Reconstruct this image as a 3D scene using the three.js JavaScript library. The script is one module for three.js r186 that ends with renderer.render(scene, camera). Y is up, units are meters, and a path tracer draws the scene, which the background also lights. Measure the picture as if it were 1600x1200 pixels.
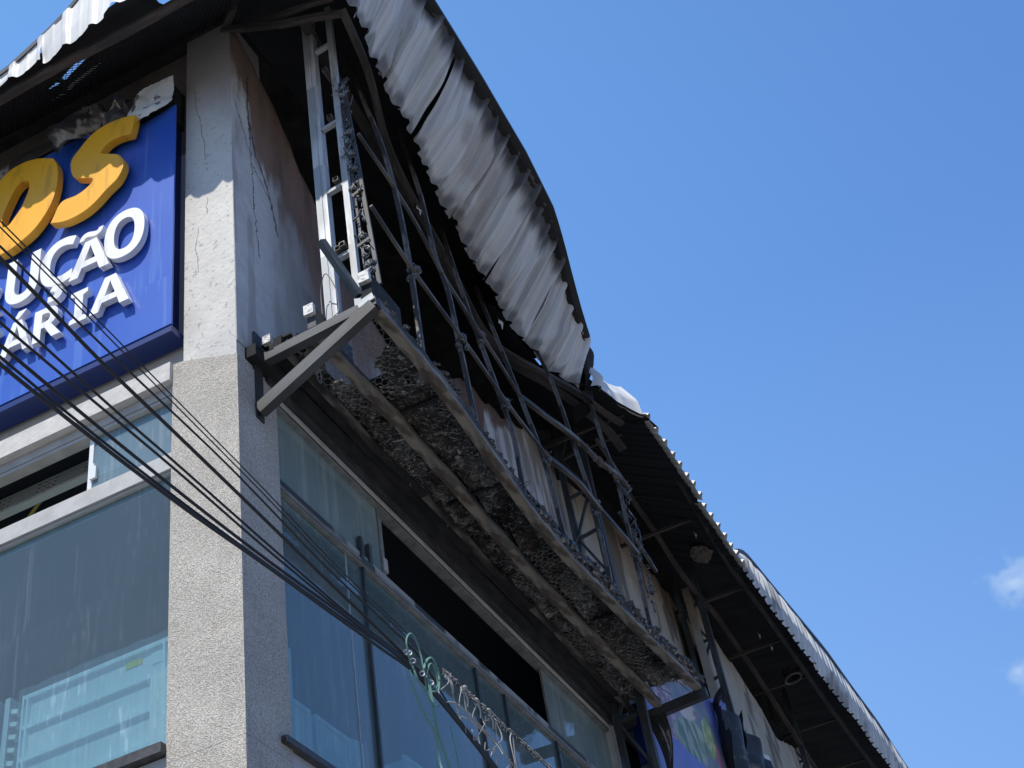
import * as THREE from 'three';
import { mergeGeometries, mergeVertices, toCreasedNormals } from 'three/addons/utils/BufferGeometryUtils.js';
import { FontLoader } from 'three/addons/loaders/FontLoader.js';
import { TextGeometry } from 'three/addons/geometries/TextGeometry.js';

// ---------------------------------------------------------------- camera, sky, sun, exposure
// World: the street corner of the building stands at x = 0, z = 0. The sign front looks to +z, the long
// burnt side looks to +x and runs away along -z. y is up, metres.
const scene = new THREE.Scene();
const camera = new THREE.PerspectiveCamera(30.92, 4 / 3, 0.1, 3000);
{
  const m = new THREE.Matrix4().makeBasis(
    new THREE.Vector3(0.8907174, -0.1473600, -0.4300088),
    new THREE.Vector3(0.3880935, 0.7390467, 0.5506300),
    new THREE.Vector3(0.2366558, -0.6573393, 0.7154712));
  camera.quaternion.setFromRotationMatrix(m);
  camera.position.set(3.7259, 1.6, 5.6884);
}
const SUN = new THREE.Vector3(-0.10, 1.5, 1).normalize();
const sun = new THREE.DirectionalLight(new THREE.Color(1, 0.945, 0.85), 5);
sun.position.copy(SUN).multiplyScalar(60);
sun.castShadow = true;
sun.shadow.mapSize.set(4096, 4096);
Object.assign(sun.shadow.camera, { left: -25, right: 25, top: 25, bottom: -25, near: 1, far: 140 });
scene.add(sun, sun.target);

// ---------------------------------------------------------------- random numbers and noise (seeded)
let seed = 20240;
const rnd = () => { seed = (seed * 1664525 + 1013904223) >>> 0; return seed / 4294967296; };
const rr = (a, b) => a + (b - a) * rnd();
const hash = (x, y, k) => { let h = (x * 374761393 + y * 668265263 + k * 974711) | 0; h = Math.imul(h ^ (h >>> 13), 1274126177); return ((h ^ (h >>> 16)) >>> 0) / 4294967296; };
function vnoise(x, y, k = 0) {
  const xi = Math.floor(x), yi = Math.floor(y); let fx = x - xi, fy = y - yi;
  fx = fx * fx * (3 - 2 * fx); fy = fy * fy * (3 - 2 * fy);
  const a = hash(xi, yi, k), b = hash(xi + 1, yi, k), c = hash(xi, yi + 1, k), d = hash(xi + 1, yi + 1, k);
  return a + (b - a) * fx + (c - a) * fy + (a - b - c + d) * fx * fy;
}
function fbm(x, y, o = 4, k = 0) { let s = 0, a = 0.5, t = 0; for (let i = 0; i < o; i++) { s += a * vnoise(x, y, k + i * 7); t += a; x *= 2.03; y *= 2.03; a *= 0.5; } return s / t; }
const clamp = (x, a = 0, b = 1) => Math.min(b, Math.max(a, x));
const smooth = (a, b, x) => { const t = clamp((x - a) / (b - a)); return t * t * (3 - 2 * t); };
const mix = (a, b, t) => a + (b - a) * t;
const mix3 = (a, b, t) => [mix(a[0], b[0], t), mix(a[1], b[1], t), mix(a[2], b[2], t)];
const lerpTab = (tab, x, k = 1) => { if (x <= tab[0][0]) return tab[0][k]; for (let i = 1; i < tab.length; i++) if (x <= tab[i][0]) { const t = (x - tab[i - 1][0]) / (tab[i][0] - tab[i - 1][0]); return mix(tab[i - 1][k], tab[i][k], t); } return tab[tab.length - 1][k]; };

// ---------------------------------------------------------------- the sky (air and a few small clouds)
{
  const W = 3072, H = 1536, data = new Float32Array(W * H * 4);
  const stops = [[-90, .20, .24, .30], [-4, .30, .40, .52], [0, .36, .55, .86], [12, .28, .50, .92], [22, .225, .450, .90], [42, .145, .340, .785], [58, .138, .325, .74], [90, .11, .27, .65]];
  for (let j = 0; j < H; j++) for (let i = 0; i < W; i++) {
    const el = ((j + .5) / H - .5) * 180, az = ((i + .5) / W - .5) * 360;
    let c = [lerpTab(stops, el, 1), lerpTab(stops, el, 2), lerpTab(stops, el, 3)];
    const ce = Math.cos(el * Math.PI / 180), d = new THREE.Vector3(ce * Math.cos(az * Math.PI / 180), Math.sin(el * Math.PI / 180), ce * Math.sin(az * Math.PI / 180));
    const g = Math.max(0, d.dot(SUN));
    const glow = .25 * Math.pow(g, 6) + .9 * Math.pow(g, 60);
    const side = 1 - .35 * Math.tanh(2 * (d.x + .12));  // paler towards the sun's side of the sky
    c = [c[0] * side * (1 + glow * 1.3), c[1] * mix(1, side, .9) * (1 + glow), c[2] * mix(1, side, .62) * (1 + glow * .7)];
    // small broken fair-weather clouds low over the street
    if (el > 3 && el < 31) {
      let q = 0;
      const lump = (a0, e0, ra, re, k) => { const u = (az - a0) / ra, w = (el - e0) / re, r = Math.hypot(u, w); if (r > 2.4) return 0; const n = fbm(az * 2.1 + fbm(az * 3, el * 3, 3, k) * 1.6, el * 2.9, 7, k + 3); return smooth(1.15, .15, r + (n - .5) * 2.9) * (.45 + .9 * smooth(.35, .7, n)); };
      for (const [a0, e0, ra, re, o, k] of [[-88.1, 27.75, 1.25, .85, .55, 77], [-89.5, 24.5, .6, .5, .45, 82], [-80, 18, 2.5, 1.2, .5, 85], [-70, 22, 3, 1.2, .4, 89], [-110, 12, 3.4, 1.1, .4, 93], [40, 20, 4, 1.5, .5, 97], [130, 24, 4, 1.6, .5, 101], [-150, 16, 4, 1.4, .4, 105]]) q = Math.max(q, o * lump(a0, e0, ra, re, k));
      c = mix3(c, [.72, .86, 1.02], q);
    }
    const o = (j * W + i) * 4; data[o] = c[0]; data[o + 1] = c[1]; data[o + 2] = c[2]; data[o + 3] = 1;
  }
  const t = new THREE.DataTexture(data, W, H, THREE.RGBAFormat, THREE.FloatType);
  t.mapping = THREE.EquirectangularReflectionMapping; t.magFilter = t.minFilter = THREE.LinearFilter; t.wrapS = THREE.RepeatWrapping; t.needsUpdate = true;
  scene.background = t; scene.environment = t;
}
const renderer = new THREE.WebGLRenderer({ antialias: true });
renderer.toneMapping = THREE.LinearToneMapping;
renderer.toneMappingExposure = 1;
renderer.shadowMap.enabled = true;

// ---------------------------------------------------------------- textures and materials
const enc = c => { c = clamp(c); return Math.round(255 * (c <= .0031308 ? c * 12.92 : 1.055 * Math.pow(c, 1 / 2.4) - .055)); };
// colour(u, v) gives linear colour, u and v in metres over a patch of w x h metres
function colourTex(w, h, pw, ph, colour) {
  const data = new Uint8Array(pw * ph * 4);
  for (let j = 0; j < ph; j++) for (let i = 0; i < pw; i++) {
    const c = colour((i + .5) / pw * w, (j + .5) / ph * h), o = (j * pw + i) * 4;
    data[o] = enc(c[0]); data[o + 1] = enc(c[1]); data[o + 2] = enc(c[2]); data[o + 3] = 255;
  }
  return finish(new THREE.DataTexture(data, pw, ph), w, h, true);
}
function greyTex(w, h, pw, ph, f) {
  const data = new Uint8Array(pw * ph * 4);
  for (let j = 0; j < ph; j++) for (let i = 0; i < pw; i++) { const o = (j * pw + i) * 4; data[o] = data[o + 1] = data[o + 2] = Math.round(255 * clamp(f((i + .5) / pw * w, (j + .5) / ph * h))); data[o + 3] = 255; }
  return finish(new THREE.DataTexture(data, pw, ph), w, h, false);
}
function finish(t, w, h, srgb) {
  t.wrapS = t.wrapT = THREE.RepeatWrapping; t.magFilter = THREE.LinearFilter; t.minFilter = THREE.LinearMipmapLinearFilter; t.generateMipmaps = true;
  t.repeat.set(1 / w, 1 / h); if (srgb) t.colorSpace = THREE.SRGBColorSpace; t.needsUpdate = true; return t;
}
const mat = (o) => new THREE.MeshStandardMaterial({ roughness: .8, side: THREE.DoubleSide, ...o });
const flat = (r, g, b, o = {}) => mat({ color: new THREE.Color().setRGB(r, g, b), ...o });
// distance from a point to a polyline, for cracks
function polyDist(x, y, pts) { let m = 1e9; for (let i = 1; i < pts.length; i++) { const [ax, ay] = pts[i - 1], [bx, by] = pts[i]; const t = clamp(((x - ax) * (bx - ax) + (y - ay) * (by - ay)) / ((bx - ax) ** 2 + (by - ay) ** 2)); m = Math.min(m, Math.hypot(x - ax - t * (bx - ax), y - ay - t * (by - ay))); } return m; }
const CR1 = [[-.34, 11.24], [-.33, 11.0], [-.29, 10.78], [-.275, 10.6], [-.25, 10.48], [-.24, 10.26]];
const CR2 = [[-.30, 9.50], [-.33, 9.29], [-.31, 9.2], [-.30, 9.03]], CR3 = [[-.22, 9.8], [-.235, 9.7], [-.22, 9.62]], CR4 = [[-.46, 11.45], [-.2, 11.65], [-.08, 11.72]];
// smooth grey render of the corner pillar: trowel marks, hair cracks, brown soot under the eaves
const pillarColour = (x, h, cracks) => {
  const n = fbm(x * 5, h * 5, 5, 1), m = fbm(x * 24, h * 24, 3, 9), big = fbm(x * 1.3, h * 1.1, 3, 17);
  let c = mix3([.50, .48, .44], [.70, .675, .625], n * .7 + m * .3);
  c = mix3(c, [.42, .42, .41], .45 * smooth(.5, .75, big));
  const pit = smooth(.70, .78, fbm(x * 40, h * 40, 3, 33)); c = mix3(c, [.22, .22, .22], pit * .55);
  const soot = smooth(10.55, 11.6, h + (fbm(x * 3, h * 2, 4, 5) - .5) * 1.1);
  c = mix3(c, [.17, .13, .11], soot * .85); c = mix3(c, [.40, .395, .385], .4 * smooth(9.9, 10.9, h + (n - .5) * .8));
  for (const k of cracks) { const d = polyDist(x + (m - .5) * .02, h, k); c = mix3(c, [.12, .115, .11], smooth(.0055, .0015, d) * .75); }
  return c;
};
const shift = (t, x, y) => { t.offset.set(x * t.repeat.x, y * t.repeat.y); return t; };
const M = {};
M.pillar = mat({ roughness: .9, map: shift(colourTex(1, 4, 512, 2048, (u, v) => pillarColour(u - .8, v + 8, [CR1, CR2, CR3, CR4])), .8, -8), bumpMap: greyTex(1, 1, 512, 512, (u, v) => .6 * fbm(u * 9, v * 9, 4, 3) + .4 * fbm(u * 40, v * 40, 3, 4)), bumpScale: .008 });
// granular cladding of the lower pillar
M.cladding = mat({ roughness: .95, map: colourTex(1, 1, 1024, 1024, (u, v) => { const a = vnoise(u * 190, v * 190, 2), b = vnoise(u * 330, v * 330, 8), s = fbm(u * 4, v * 4, 3, 6); let q = .55 * a + .45 * b; q = smooth(.18, .8, q); return mix3([.31, .28, .24], [.60, .565, .505], q).map(x => x * (.86 + .28 * s)); }), bumpMap: greyTex(1, 1, 1024, 1024, (u, v) => .55 * vnoise(u * 190, v * 190, 2) + .45 * vnoise(u * 330, v * 330, 8)), bumpScale: .006 });
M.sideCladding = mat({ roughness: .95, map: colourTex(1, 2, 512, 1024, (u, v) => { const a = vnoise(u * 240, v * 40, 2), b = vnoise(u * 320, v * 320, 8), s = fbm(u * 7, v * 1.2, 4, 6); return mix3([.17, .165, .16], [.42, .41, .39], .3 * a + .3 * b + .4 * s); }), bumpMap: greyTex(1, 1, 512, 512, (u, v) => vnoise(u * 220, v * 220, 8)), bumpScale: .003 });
// scorched plaster of the long side; u is the distance from the corner, v the height
const CRR = [[.25, 11.45], [.235, 11.15], [.24, 10.89], [.29, 10.62], [.35, 10.45], [.38, 10.43], [.49, 10.23], [.55, 10.0], [.6, 9.8]], CRR2 = [[.24, 10.9], [.27, 10.3], [.28, 9.8], [.33, 9.3]], CRR3 = [[.05, 10.9], [.2, 10.55], [.3, 10.3], [.55, 10.1]];
const topEdge = [[0, 11.9], [.2, 11.86], [.31, 11.75], [.68, 11.45], [1.0, 11.05], [1.34, 10.75], [1.6, 10.2], [2.4, 10.05], [3.07, 10.45], [3.67, 10.61], [3.92, 10.78], [4.31, 10.92], [4.78, 10.99], [5.13, 11.1], [5.62, 11.36], [6.2, 11.5], [6.5, 11.5]];
const whiteEdge = [[0, 11.45], [.2, 11.1], [.34, 10.75], [.75, 10.15], [1.1, 9.75], [1.4, 9.5], [2.2, 9.5], [4.4, 10.45], [4.5, 10.85], [4.75, 10.74], [5.0, 10.9], [5.34, 11.25], [5.8, 11.5], [6.3, 11.3], [6.7, 10.8]];
M.sideWall = mat({
  roughness: .92, map: shift(colourTex(7, 4, 1792, 1024, (u, v) => {
    const h = v + 8.2, n = fbm(u * 5, h * 5, 5, 21), st = fbm(u * 9, h * 1.6, 4, 23), m = fbm(u * 22, h * 22, 3, 24);
    let c = mix3([.46, .455, .44], [.70, .69, .67], n * .6 + m * .4);
    const pinch = smooth(.2, 1.1, u) * smooth(3.4, 1.6, u);
    c = mix3(c, mix3([.17, .15, .135], [.09, .08, .074], smooth(.4, .65, n)), pinch * (.85 + .5 * (st - .5)));
    c = mix3(c, [.30, .27, .25], .55 * smooth(.46, .7, st));
    const edge = lerpTab(whiteEdge, u) + (fbm(u * 6, h * 3, 4, 25) - .5) * .34;
    const brown = mix3([.085, .050, .036], [.26, .165, .12], st);
    c = mix3(c, brown, u < 2.5 ? .95 * smooth(edge - .28, edge + .22, h + (st - .5) * .9) : smooth(edge - .09, edge + .06, h));
    c = mix3(c, [.02, .017, .016], smooth(.1, -.06, lerpTab(topEdge, u) - h + (m - .5) * .12) * .55);
    if (u > 3) c = mix3(c, [c[0] * .62, c[1] * .58, c[2] * .54], .35 + .65 * smooth(.42, .62, st));
    for (const k of [CRR, CRR2, CRR3]) { const d = polyDist(u + (m - .5) * .05, h, k); c = mix3(c, [.03, .028, .026], smooth(k === CRR ? .02 : .008, .003, d) * .9); }
    if (u > 4) { const d = Math.min(polyDist(u + (m - .5) * .07, h, [[5.0, 10.2], [5.1, 9.8], [5.3, 9.5]]), polyDist(u + (m - .5) * .07, h, [[5.3, 10.5], [5.4, 10], [5.55, 9.6]])); c = mix3(c, [.1, .095, .09], smooth(.02, .006, d) * .8); }
    return c;
  }), 0, -8.2), bumpMap: greyTex(1, 1, 512, 512, (u, v) => fbm(u * 14, v * 14, 4, 3)), bumpScale: .012
});
M.farWall = mat({
  roughness: .92, map: colourTex(16, 4, 1024, 256, (u, v) => {
    const n = fbm(u * 2.2, v * 3, 5, 121), m = fbm(u * 8, v * 10, 3, 122);
    let c = mix3([.27, .25, .21], [.50, .475, .41], n * .6 + m * .4);
    const k = smooth(1.9, 2.95, v + (fbm(u * 1.5, v * 2, 4, 123) - .5) * 1.0); c = mix3(c, [.20, .13, .085], k * .8);
    return mix3(c, [.015, .013, .012], smooth(.60, .70, fbm(u * 3.5, v * 1.1, 4, 124)) * .6);
  })
});
M.render = mat({ roughness: .9, map: colourTex(2, 2, 512, 512, (u, v) => { const n = fbm(u * 4, v * 4, 5, 41), s = fbm(u * 14, v * 1.5, 4, 43); return mix3([.34, .345, .35], [.52, .52, .52], n * .6 + s * .4); }), bumpMap: greyTex(1, 1, 256, 256, (u, v) => fbm(u * 20, v * 20, 4, 3)), bumpScale: .004 });
M.ledge = mat({ roughness: .9, map: colourTex(2, 2, 512, 512, (u, v) => { const n = fbm(u * 6, v * 9, 5, 45), s = fbm(u * 18, v * 2, 4, 46); return mix3([.40, .385, .36], [.66, .645, .61], n * .6 + s * .4); }), bumpMap: greyTex(1, 1, 256, 256, (u, v) => fbm(u * 20, v * 20, 4, 3)), bumpScale: .006 });
M.frame = mat({ roughness: .6, metalness: .0, map: colourTex(1, 1, 256, 256, (u, v) => { const s = fbm(u * 12, v * 12, 4, 47); return mix3([.34, .335, .32], [.52, .515, .50], s); }) });
M.sideFrame = mat({ roughness: .6, map: colourTex(2, 1, 512, 256, (u, v) => { const s = fbm(u * 9, v * 14, 4, 48); return mix3([.10, .105, .105], [.30, .295, .27], s); }) });
M.whiteFrame = flat(.68, .70, .71, { roughness: .45 });
M.stone = mat({ roughness: .5, map: colourTex(1, 1, 256, 256, (u, v) => mix3([.02, .02, .02], [.085, .08, .078], fbm(u * 30, v * 30, 3, 49))) });
const streaks = (base, dust, k, much = 1) => (u, v) => { const s = smooth(.52, .86, fbm(u * 26, v * .9, 4, k)), d = fbm(u * 1.6, v * 1.3, 4, k + 3); const f = smooth(.80, .9, vnoise(u * 60, v * 8, k + 5)) * smooth(.45, .7, d); const th = smooth(.70, .92, vnoise(u * 150, v * 3.2, k + 7)) * smooth(.4, .65, fbm(u * 3, v * 2, 3, k + 8)); let dr = 0; if (k === 61) for (const [u0, a, b, w] of [[.36, 0, .62, .012], [.385, .05, .66, .006], [.74, .1, .5, .006], [1.22, .3, .75, .005], [.36, 1.75, 2.2, .010], [.9, 1.9, 2.15, .008], [.20, 1.2, 2.2, .003]]) dr = Math.max(dr, smooth(w, w * .3, Math.abs(u - u0 - .02 * (fbm(v * 5, u0 * 9, 3, 64) - .5) + .02 * v)) * smooth(a - .05, a + .1, v) * smooth(b + .05, b - .05, v) * (.4 + .9 * vnoise(v * 22, u * 9, 66)));
  return mix3(base, dust, clamp(1.6 * dr + .38 * s * much + .55 * (d - .3) * much + .55 * f + .45 * th)); };
const glass = (base, dust, k, tr, much = 1) => new THREE.MeshPhysicalMaterial({ side: THREE.DoubleSide, roughness: .03, transmission: tr, thickness: 0, ior: 1.45, color: new THREE.Color(1, 1, 1), map: colourTex(2, 2.2, 1024, 1024, streaks(base, dust, k, much)) });
M.frontGlass = glass([.64, .76, .79], [.88, .94, .97], 61, .94, .6);
M.upperGlass = glass([.50, .68, .76], [.9, .95, .97], 65, .80);
M.sideGlass = glass([.60, .76, .77], [.95, 1, 1], 71, .88);
M.sideUpperGlass = glass([.46, .60, .60], [.95, 1, .96], 75, .60);
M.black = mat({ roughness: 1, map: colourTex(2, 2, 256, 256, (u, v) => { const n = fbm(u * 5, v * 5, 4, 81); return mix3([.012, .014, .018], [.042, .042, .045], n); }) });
M.soot = mat({ roughness: .95, map: colourTex(2, 2, 512, 512, (u, v) => { const n = fbm(u * 6, v * 6, 5, 83); return mix3([.008, .009, .011], [.040, .038, .038], n * n * 1.6); }) });
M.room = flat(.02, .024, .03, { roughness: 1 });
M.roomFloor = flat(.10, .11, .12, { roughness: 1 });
// fire-greyed corrugated sheet: u along the eave, v up the sheet
M.sheet = mat({
  roughness: .62, metalness: .0, map: colourTex(8, 1.2, 2048, 512, (u, v) => {
    const rib = fbm(u * 14, v * .6, 3, 91), fine = fbm(u * 80, v * .9, 3, 93), cloud = fbm(u * 1.2, v * 1.6, 4, 95);
    const line = vnoise(u * 62, v * .25, 94);
    let c = mix3([.46, .465, .465], [.76, .765, .76], clamp(rib * .5 + fine * .2 + line * .42 - .06));
    c = mix3(c, [.27, .265, .26], .5 * smooth(.52, .66, fbm(u * 9, v * .45 + 3, 4, 97)));
    c = mix3(c, [.38, .33, .29], .6 * smooth(.54, .68, cloud));
    const edge = smooth(.77, 1.0, v + (fbm(u * 9, v * 2, 3, 99) - .5) * .32); c = mix3(c, [.03, .028, .027], edge * .92);
    return mix3(c, [.05, .046, .042], .6 * smooth(.09, .0, v - .05 + (fbm(u * 14, 0, 3, 101) - .5) * .2));
  })
});
M.farSheet = mat({ roughness: .5, map: colourTex(8, 1, 1024, 128, (u, v) => { const rib = fbm(u * 10, v * .6, 4, 111), cl = fbm(u * 1.5, v * 2, 4, 113); let c = mix3([.40, .42, .43], [.68, .69, .68], rib); return mix3(c, [.17, .165, .15], .7 * smooth(.52, .72, cl)); }) });
M.frontSheet = mat({ roughness: .5, map: colourTex(4, 1, 1024, 256, (u, v) => { const s = fbm(u * 9, v * 3, 4, 115); return mix3([.52, .52, .50], [.76, .755, .73], s); }) });
M.flashing = flat(.03, .032, .035, { roughness: .55 });
const rust = (a, b, c3, k, sp = .3) => colourTex(1, 1, 512, 512, (u, v) => { const n = smooth(.25, .75, fbm(u * 13, v * 2.2, 5, k)), r = smooth(.52, .7, fbm(u * 7, v * 2, 4, k + 2)), w = smooth(.62, .75, fbm(u * 26, v * 9, 3, k + 4)); return mix3(mix3(mix3(a, b, n), c3, r), [.36, .35, .33], w * sp); });
M.pipe = mat({ roughness: .65, metalness: .15, map: rust([.05, .044, .038], [.185, .16, .135], [.18, .10, .06], 131, .35) });
M.beam = mat({ roughness: .8, map: rust([.028, .026, .025], [.27, .24, .195], [.085, .06, .045], 141, .3), bumpMap: greyTex(1, 1, 256, 256, (u, v) => fbm(u * 26, v * 8, 4, 3)), bumpScale: .006 });
M.darkSteel = mat({ roughness: .6, metalness: .1, map: rust([.035, .038, .042], [.07, .074, .08], [.045, .042, .04], 151, .03) });
M.trussSteel = mat({ roughness: .55, metalness: .1, map: rust([.03, .042, .046], [.075, .095, .1], [.045, .04, .038], 155, .05) });
M.paleSteel = mat({ roughness: .5, metalness: .1, map: rust([.36, .38, .39], [.62, .63, .63], [.34, .33, .31], 161) });
M.cap = mat({ roughness: .6, map: colourTex(.25, .25, 128, 128, (u, v) => mix3([.66, .66, .64], [.28, .27, .26], smooth(.48, .72, fbm(u * 40, v * 70, 4, 163)))) });
M.wire = flat(.24, .235, .22, { roughness: .7 });
M.soffitWire = flat(.022, .023, .026, { roughness: .8 });
M.blue = mat({ roughness: .38, map: colourTex(3, 3, 512, 512, (u, v) => { const s = smooth(.56, .8, fbm(u * 24, v * 1.3, 4, 171)), d = fbm(u * 2, v * 2, 4, 173); return mix3([.026, .095, .46], [.085, .19, .54], clamp(.5 * s + .3 * (d - .35))); }) });
M.blueSide = flat(.007, .022, .13, { roughness: .4 });
M.yellow = mat({ roughness: .4, map: colourTex(1, 1, 256, 256, (u, v) => mix3(mix3([.86, .40, .012], [.92, .46, .02], fbm(u * 6, v * 6, 4, 175)), [.50, .25, .03], .5 * smooth(.56, .75, fbm(u * 14, v * 3, 4, 176)))) });
M.white = mat({ roughness: .5, map: colourTex(1, 1, 512, 512, (u, v) => mix3([.80, .80, .79], [.50, .50, .49], .6 * smooth(.55, .78, fbm(u * 16, v * 4, 4, 177)))) });
M.charredVinyl = mat({ roughness: .45, map: colourTex(1, 1, 512, 512, (u, v) => { const n = fbm(u * 5, v * 5, 5, 181), w = smooth(.57, .72, fbm(u * 7 + 4, v * 6, 4, 183)); return mix3(mix3([.012, .012, .014], [.07, .065, .06], n), [.50, .46, .40], w * .8); }) });
M.paleVinyl = mat({ roughness: .6, map: colourTex(1, 1, 512, 512, (u, v) => { const n = fbm(u * 7, v * 7, 5, 185), b = smooth(.55, .7, fbm(u * 4 + 2, v * 5, 4, 187)), k = smooth(.66, .74, fbm(u * 12, v * 12, 4, 189)); return mix3(mix3(mix3([.50, .50, .47], [.74, .73, .69], n), [.36, .29, .22], b * .6), [.02, .02, .02], k * .8); }) });
M.cable = flat(.012, .012, .013, { roughness: .55 });
M.rope = flat(.36, .35, .33, { roughness: .95 });
M.green = flat(.12, .25, .195, { roughness: .6 });
M.film = new THREE.MeshPhysicalMaterial({ side: THREE.DoubleSide, color: new THREE.Color(.92, .96, .97), roughness: .12, transmission: .88, thickness: 0 });
M.crate = mat({ roughness: .6, map: colourTex(1, 1, 512, 512, (u, v) => { const s = .5 + .5 * Math.sin(u * 150), n = fbm(u * 8, v * 8, 4, 191), w = smooth(.62, .76, fbm(u * 22, v * 15, 4, 193)); return mix3(mix3([.78, .80, .80], [.90, .91, .91], .45 * s + .55 * n), [.97, .97, .96], w * .6); }) });
M.crateEdge = flat(.90, .93, .93, { roughness: .5 });
M.label = flat(.80, .62, .02, { roughness: .6 });
M.tray = flat(.82, .85, .82, { roughness: .5 });
M.asphalt = mat({ roughness: .95, map: colourTex(4, 4, 512, 512, (u, v) => mix3([.10, .10, .097], [.19, .185, .175], fbm(u * 9, v * 9, 5, 201))) });
M.paving = mat({ roughness: .95, map: colourTex(4, 4, 512, 512, (u, v) => mix3([.28, .27, .255], [.44, .425, .40], fbm(u * 5, v * 5, 5, 203))) });
M.earth = flat(.22, .205, .18, { roughness: 1 });

// ---------------------------------------------------------------- geometry helpers
// uv in metres from the main direction of each face; box-like shapes get their real texture scale
function metreUV(g) {
  if (g.index) g = g.toNonIndexed();
  const p = g.attributes.position, uv = new Float32Array(p.count * 2), a = new THREE.Vector3(), b = new THREE.Vector3(), c = new THREE.Vector3(), n = new THREE.Vector3();
  for (let i = 0; i < p.count; i += 3) {
    a.fromBufferAttribute(p, i); b.fromBufferAttribute(p, i + 1); c.fromBufferAttribute(p, i + 2);
    n.copy(b).sub(a).cross(c.clone().sub(a));
    const ax = Math.abs(n.x), ay = Math.abs(n.y), az = Math.abs(n.z);
    [a, b, c].forEach((q, k) => { const u = ax >= ay && ax >= az ? -q.z : q.x, v = ay > ax && ay > az ? -q.z : q.y; uv[(i + k) * 2] = u; uv[(i + k) * 2 + 1] = v; });
  }
  g.setAttribute('uv', new THREE.BufferAttribute(uv, 2));
  return g;
}
const clean = g => { if (g.index) g = g.toNonIndexed(); for (const k of Object.keys(g.attributes)) if (!['position', 'normal', 'uv'].includes(k)) g.deleteAttribute(k); if (!g.attributes.normal) g.computeVertexNormals(); if (!g.attributes.uv) g = metreUV(g); return g; };
const merge = list => list.length === 1 ? clean(list[0]) : mergeGeometries(list.map(clean));
const box = (x0, x1, y0, y1, z0, z1) => { const g = new THREE.BoxGeometry(Math.abs(x1 - x0), Math.abs(y1 - y0), Math.abs(z1 - z0)); g.translate((x0 + x1) / 2, (y0 + y1) / 2, (z0 + z1) / 2); return metreUV(g); };
// a box given in side coordinates: s from the corner along the long side, h up, d out of the wall
const sbox = (s0, s1, h0, h1, d0, d1) => box(d0, d1, h0, h1, -s0, -s1);
const P = (s, h, d) => new THREE.Vector3(d, h, -s);
// a bar of w x t section (or round if t is 0) along a polyline; up keeps the section upright
function bar(pts, w, t, up = new THREE.Vector3(0, 1, 0), sides = 8) {
  const prof = t ? [[-w / 2, -t / 2], [w / 2, -t / 2], [w / 2, t / 2], [-w / 2, t / 2]] : Array.from({ length: sides }, (_, i) => [w / 2 * Math.cos(i / sides * 2 * Math.PI), w / 2 * Math.sin(i / sides * 2 * Math.PI)]);
  const rings = pts.map((p, i) => {
    const d = (pts[Math.min(i + 1, pts.length - 1)]).clone().sub(pts[Math.max(i - 1, 0)]).normalize();
    let s = d.clone().cross(up); if (s.lengthSq() < 1e-4) s = d.clone().cross(new THREE.Vector3(1, 0, 0)); s.normalize(); const u = s.clone().cross(d);
    return prof.map(([a, b]) => p.clone().addScaledVector(s, a).addScaledVector(u, b));
  });
  const pos = [], uv = [], n = prof.length; let len = 0;
  const perim = prof.map((q, i) => Math.hypot(q[0] - prof[(i + 1) % n][0], q[1] - prof[(i + 1) % n][1])), acc = [0]; perim.forEach(l => acc.push(acc[acc.length - 1] + l));
  for (let i = 0; i + 1 < rings.length; i++) {
    const l = pts[i].distanceTo(pts[i + 1]);
    for (let k = 0; k < n; k++) {
      const a = rings[i][k], b = rings[i][(k + 1) % n], c = rings[i + 1][(k + 1) % n], d = rings[i + 1][k];
      for (const [q, u, v] of [[a, acc[k], len], [c, acc[k + 1], len + l], [b, acc[k + 1], len], [a, acc[k], len], [d, acc[k], len + l], [c, acc[k + 1], len + l]]) { pos.push(q.x, q.y, q.z); uv.push(u, v); }
    }
    len += l;
  }
  for (const [r, f] of [[rings[0], 1], [rings[rings.length - 1], -1]]) for (let k = 1; k + 1 < n; k++) for (const q of f > 0 ? [r[0], r[k], r[k + 1]] : [r[0], r[k + 1], r[k]]) { pos.push(q.x, q.y, q.z); uv.push(q.x + q.z, q.y); }
  const g = new THREE.BufferGeometry();
  g.setAttribute('position', new THREE.Float32BufferAttribute(pos, 3)); g.setAttribute('uv', new THREE.Float32BufferAttribute(uv, 2));
  if (!t) return toCreasedNormals(g, 1.0);
  g.computeVertexNormals(); return g;
}
const curve = (pts, n) => new THREE.CatmullRomCurve3(pts, false, 'centripetal').getPoints(n);
const tube = (pts, r, n = 60, sides = 6) => { const g = new THREE.TubeGeometry(new THREE.CatmullRomCurve3(pts, false, 'centripetal'), n, r, sides, false); return clean(g); };
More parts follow.
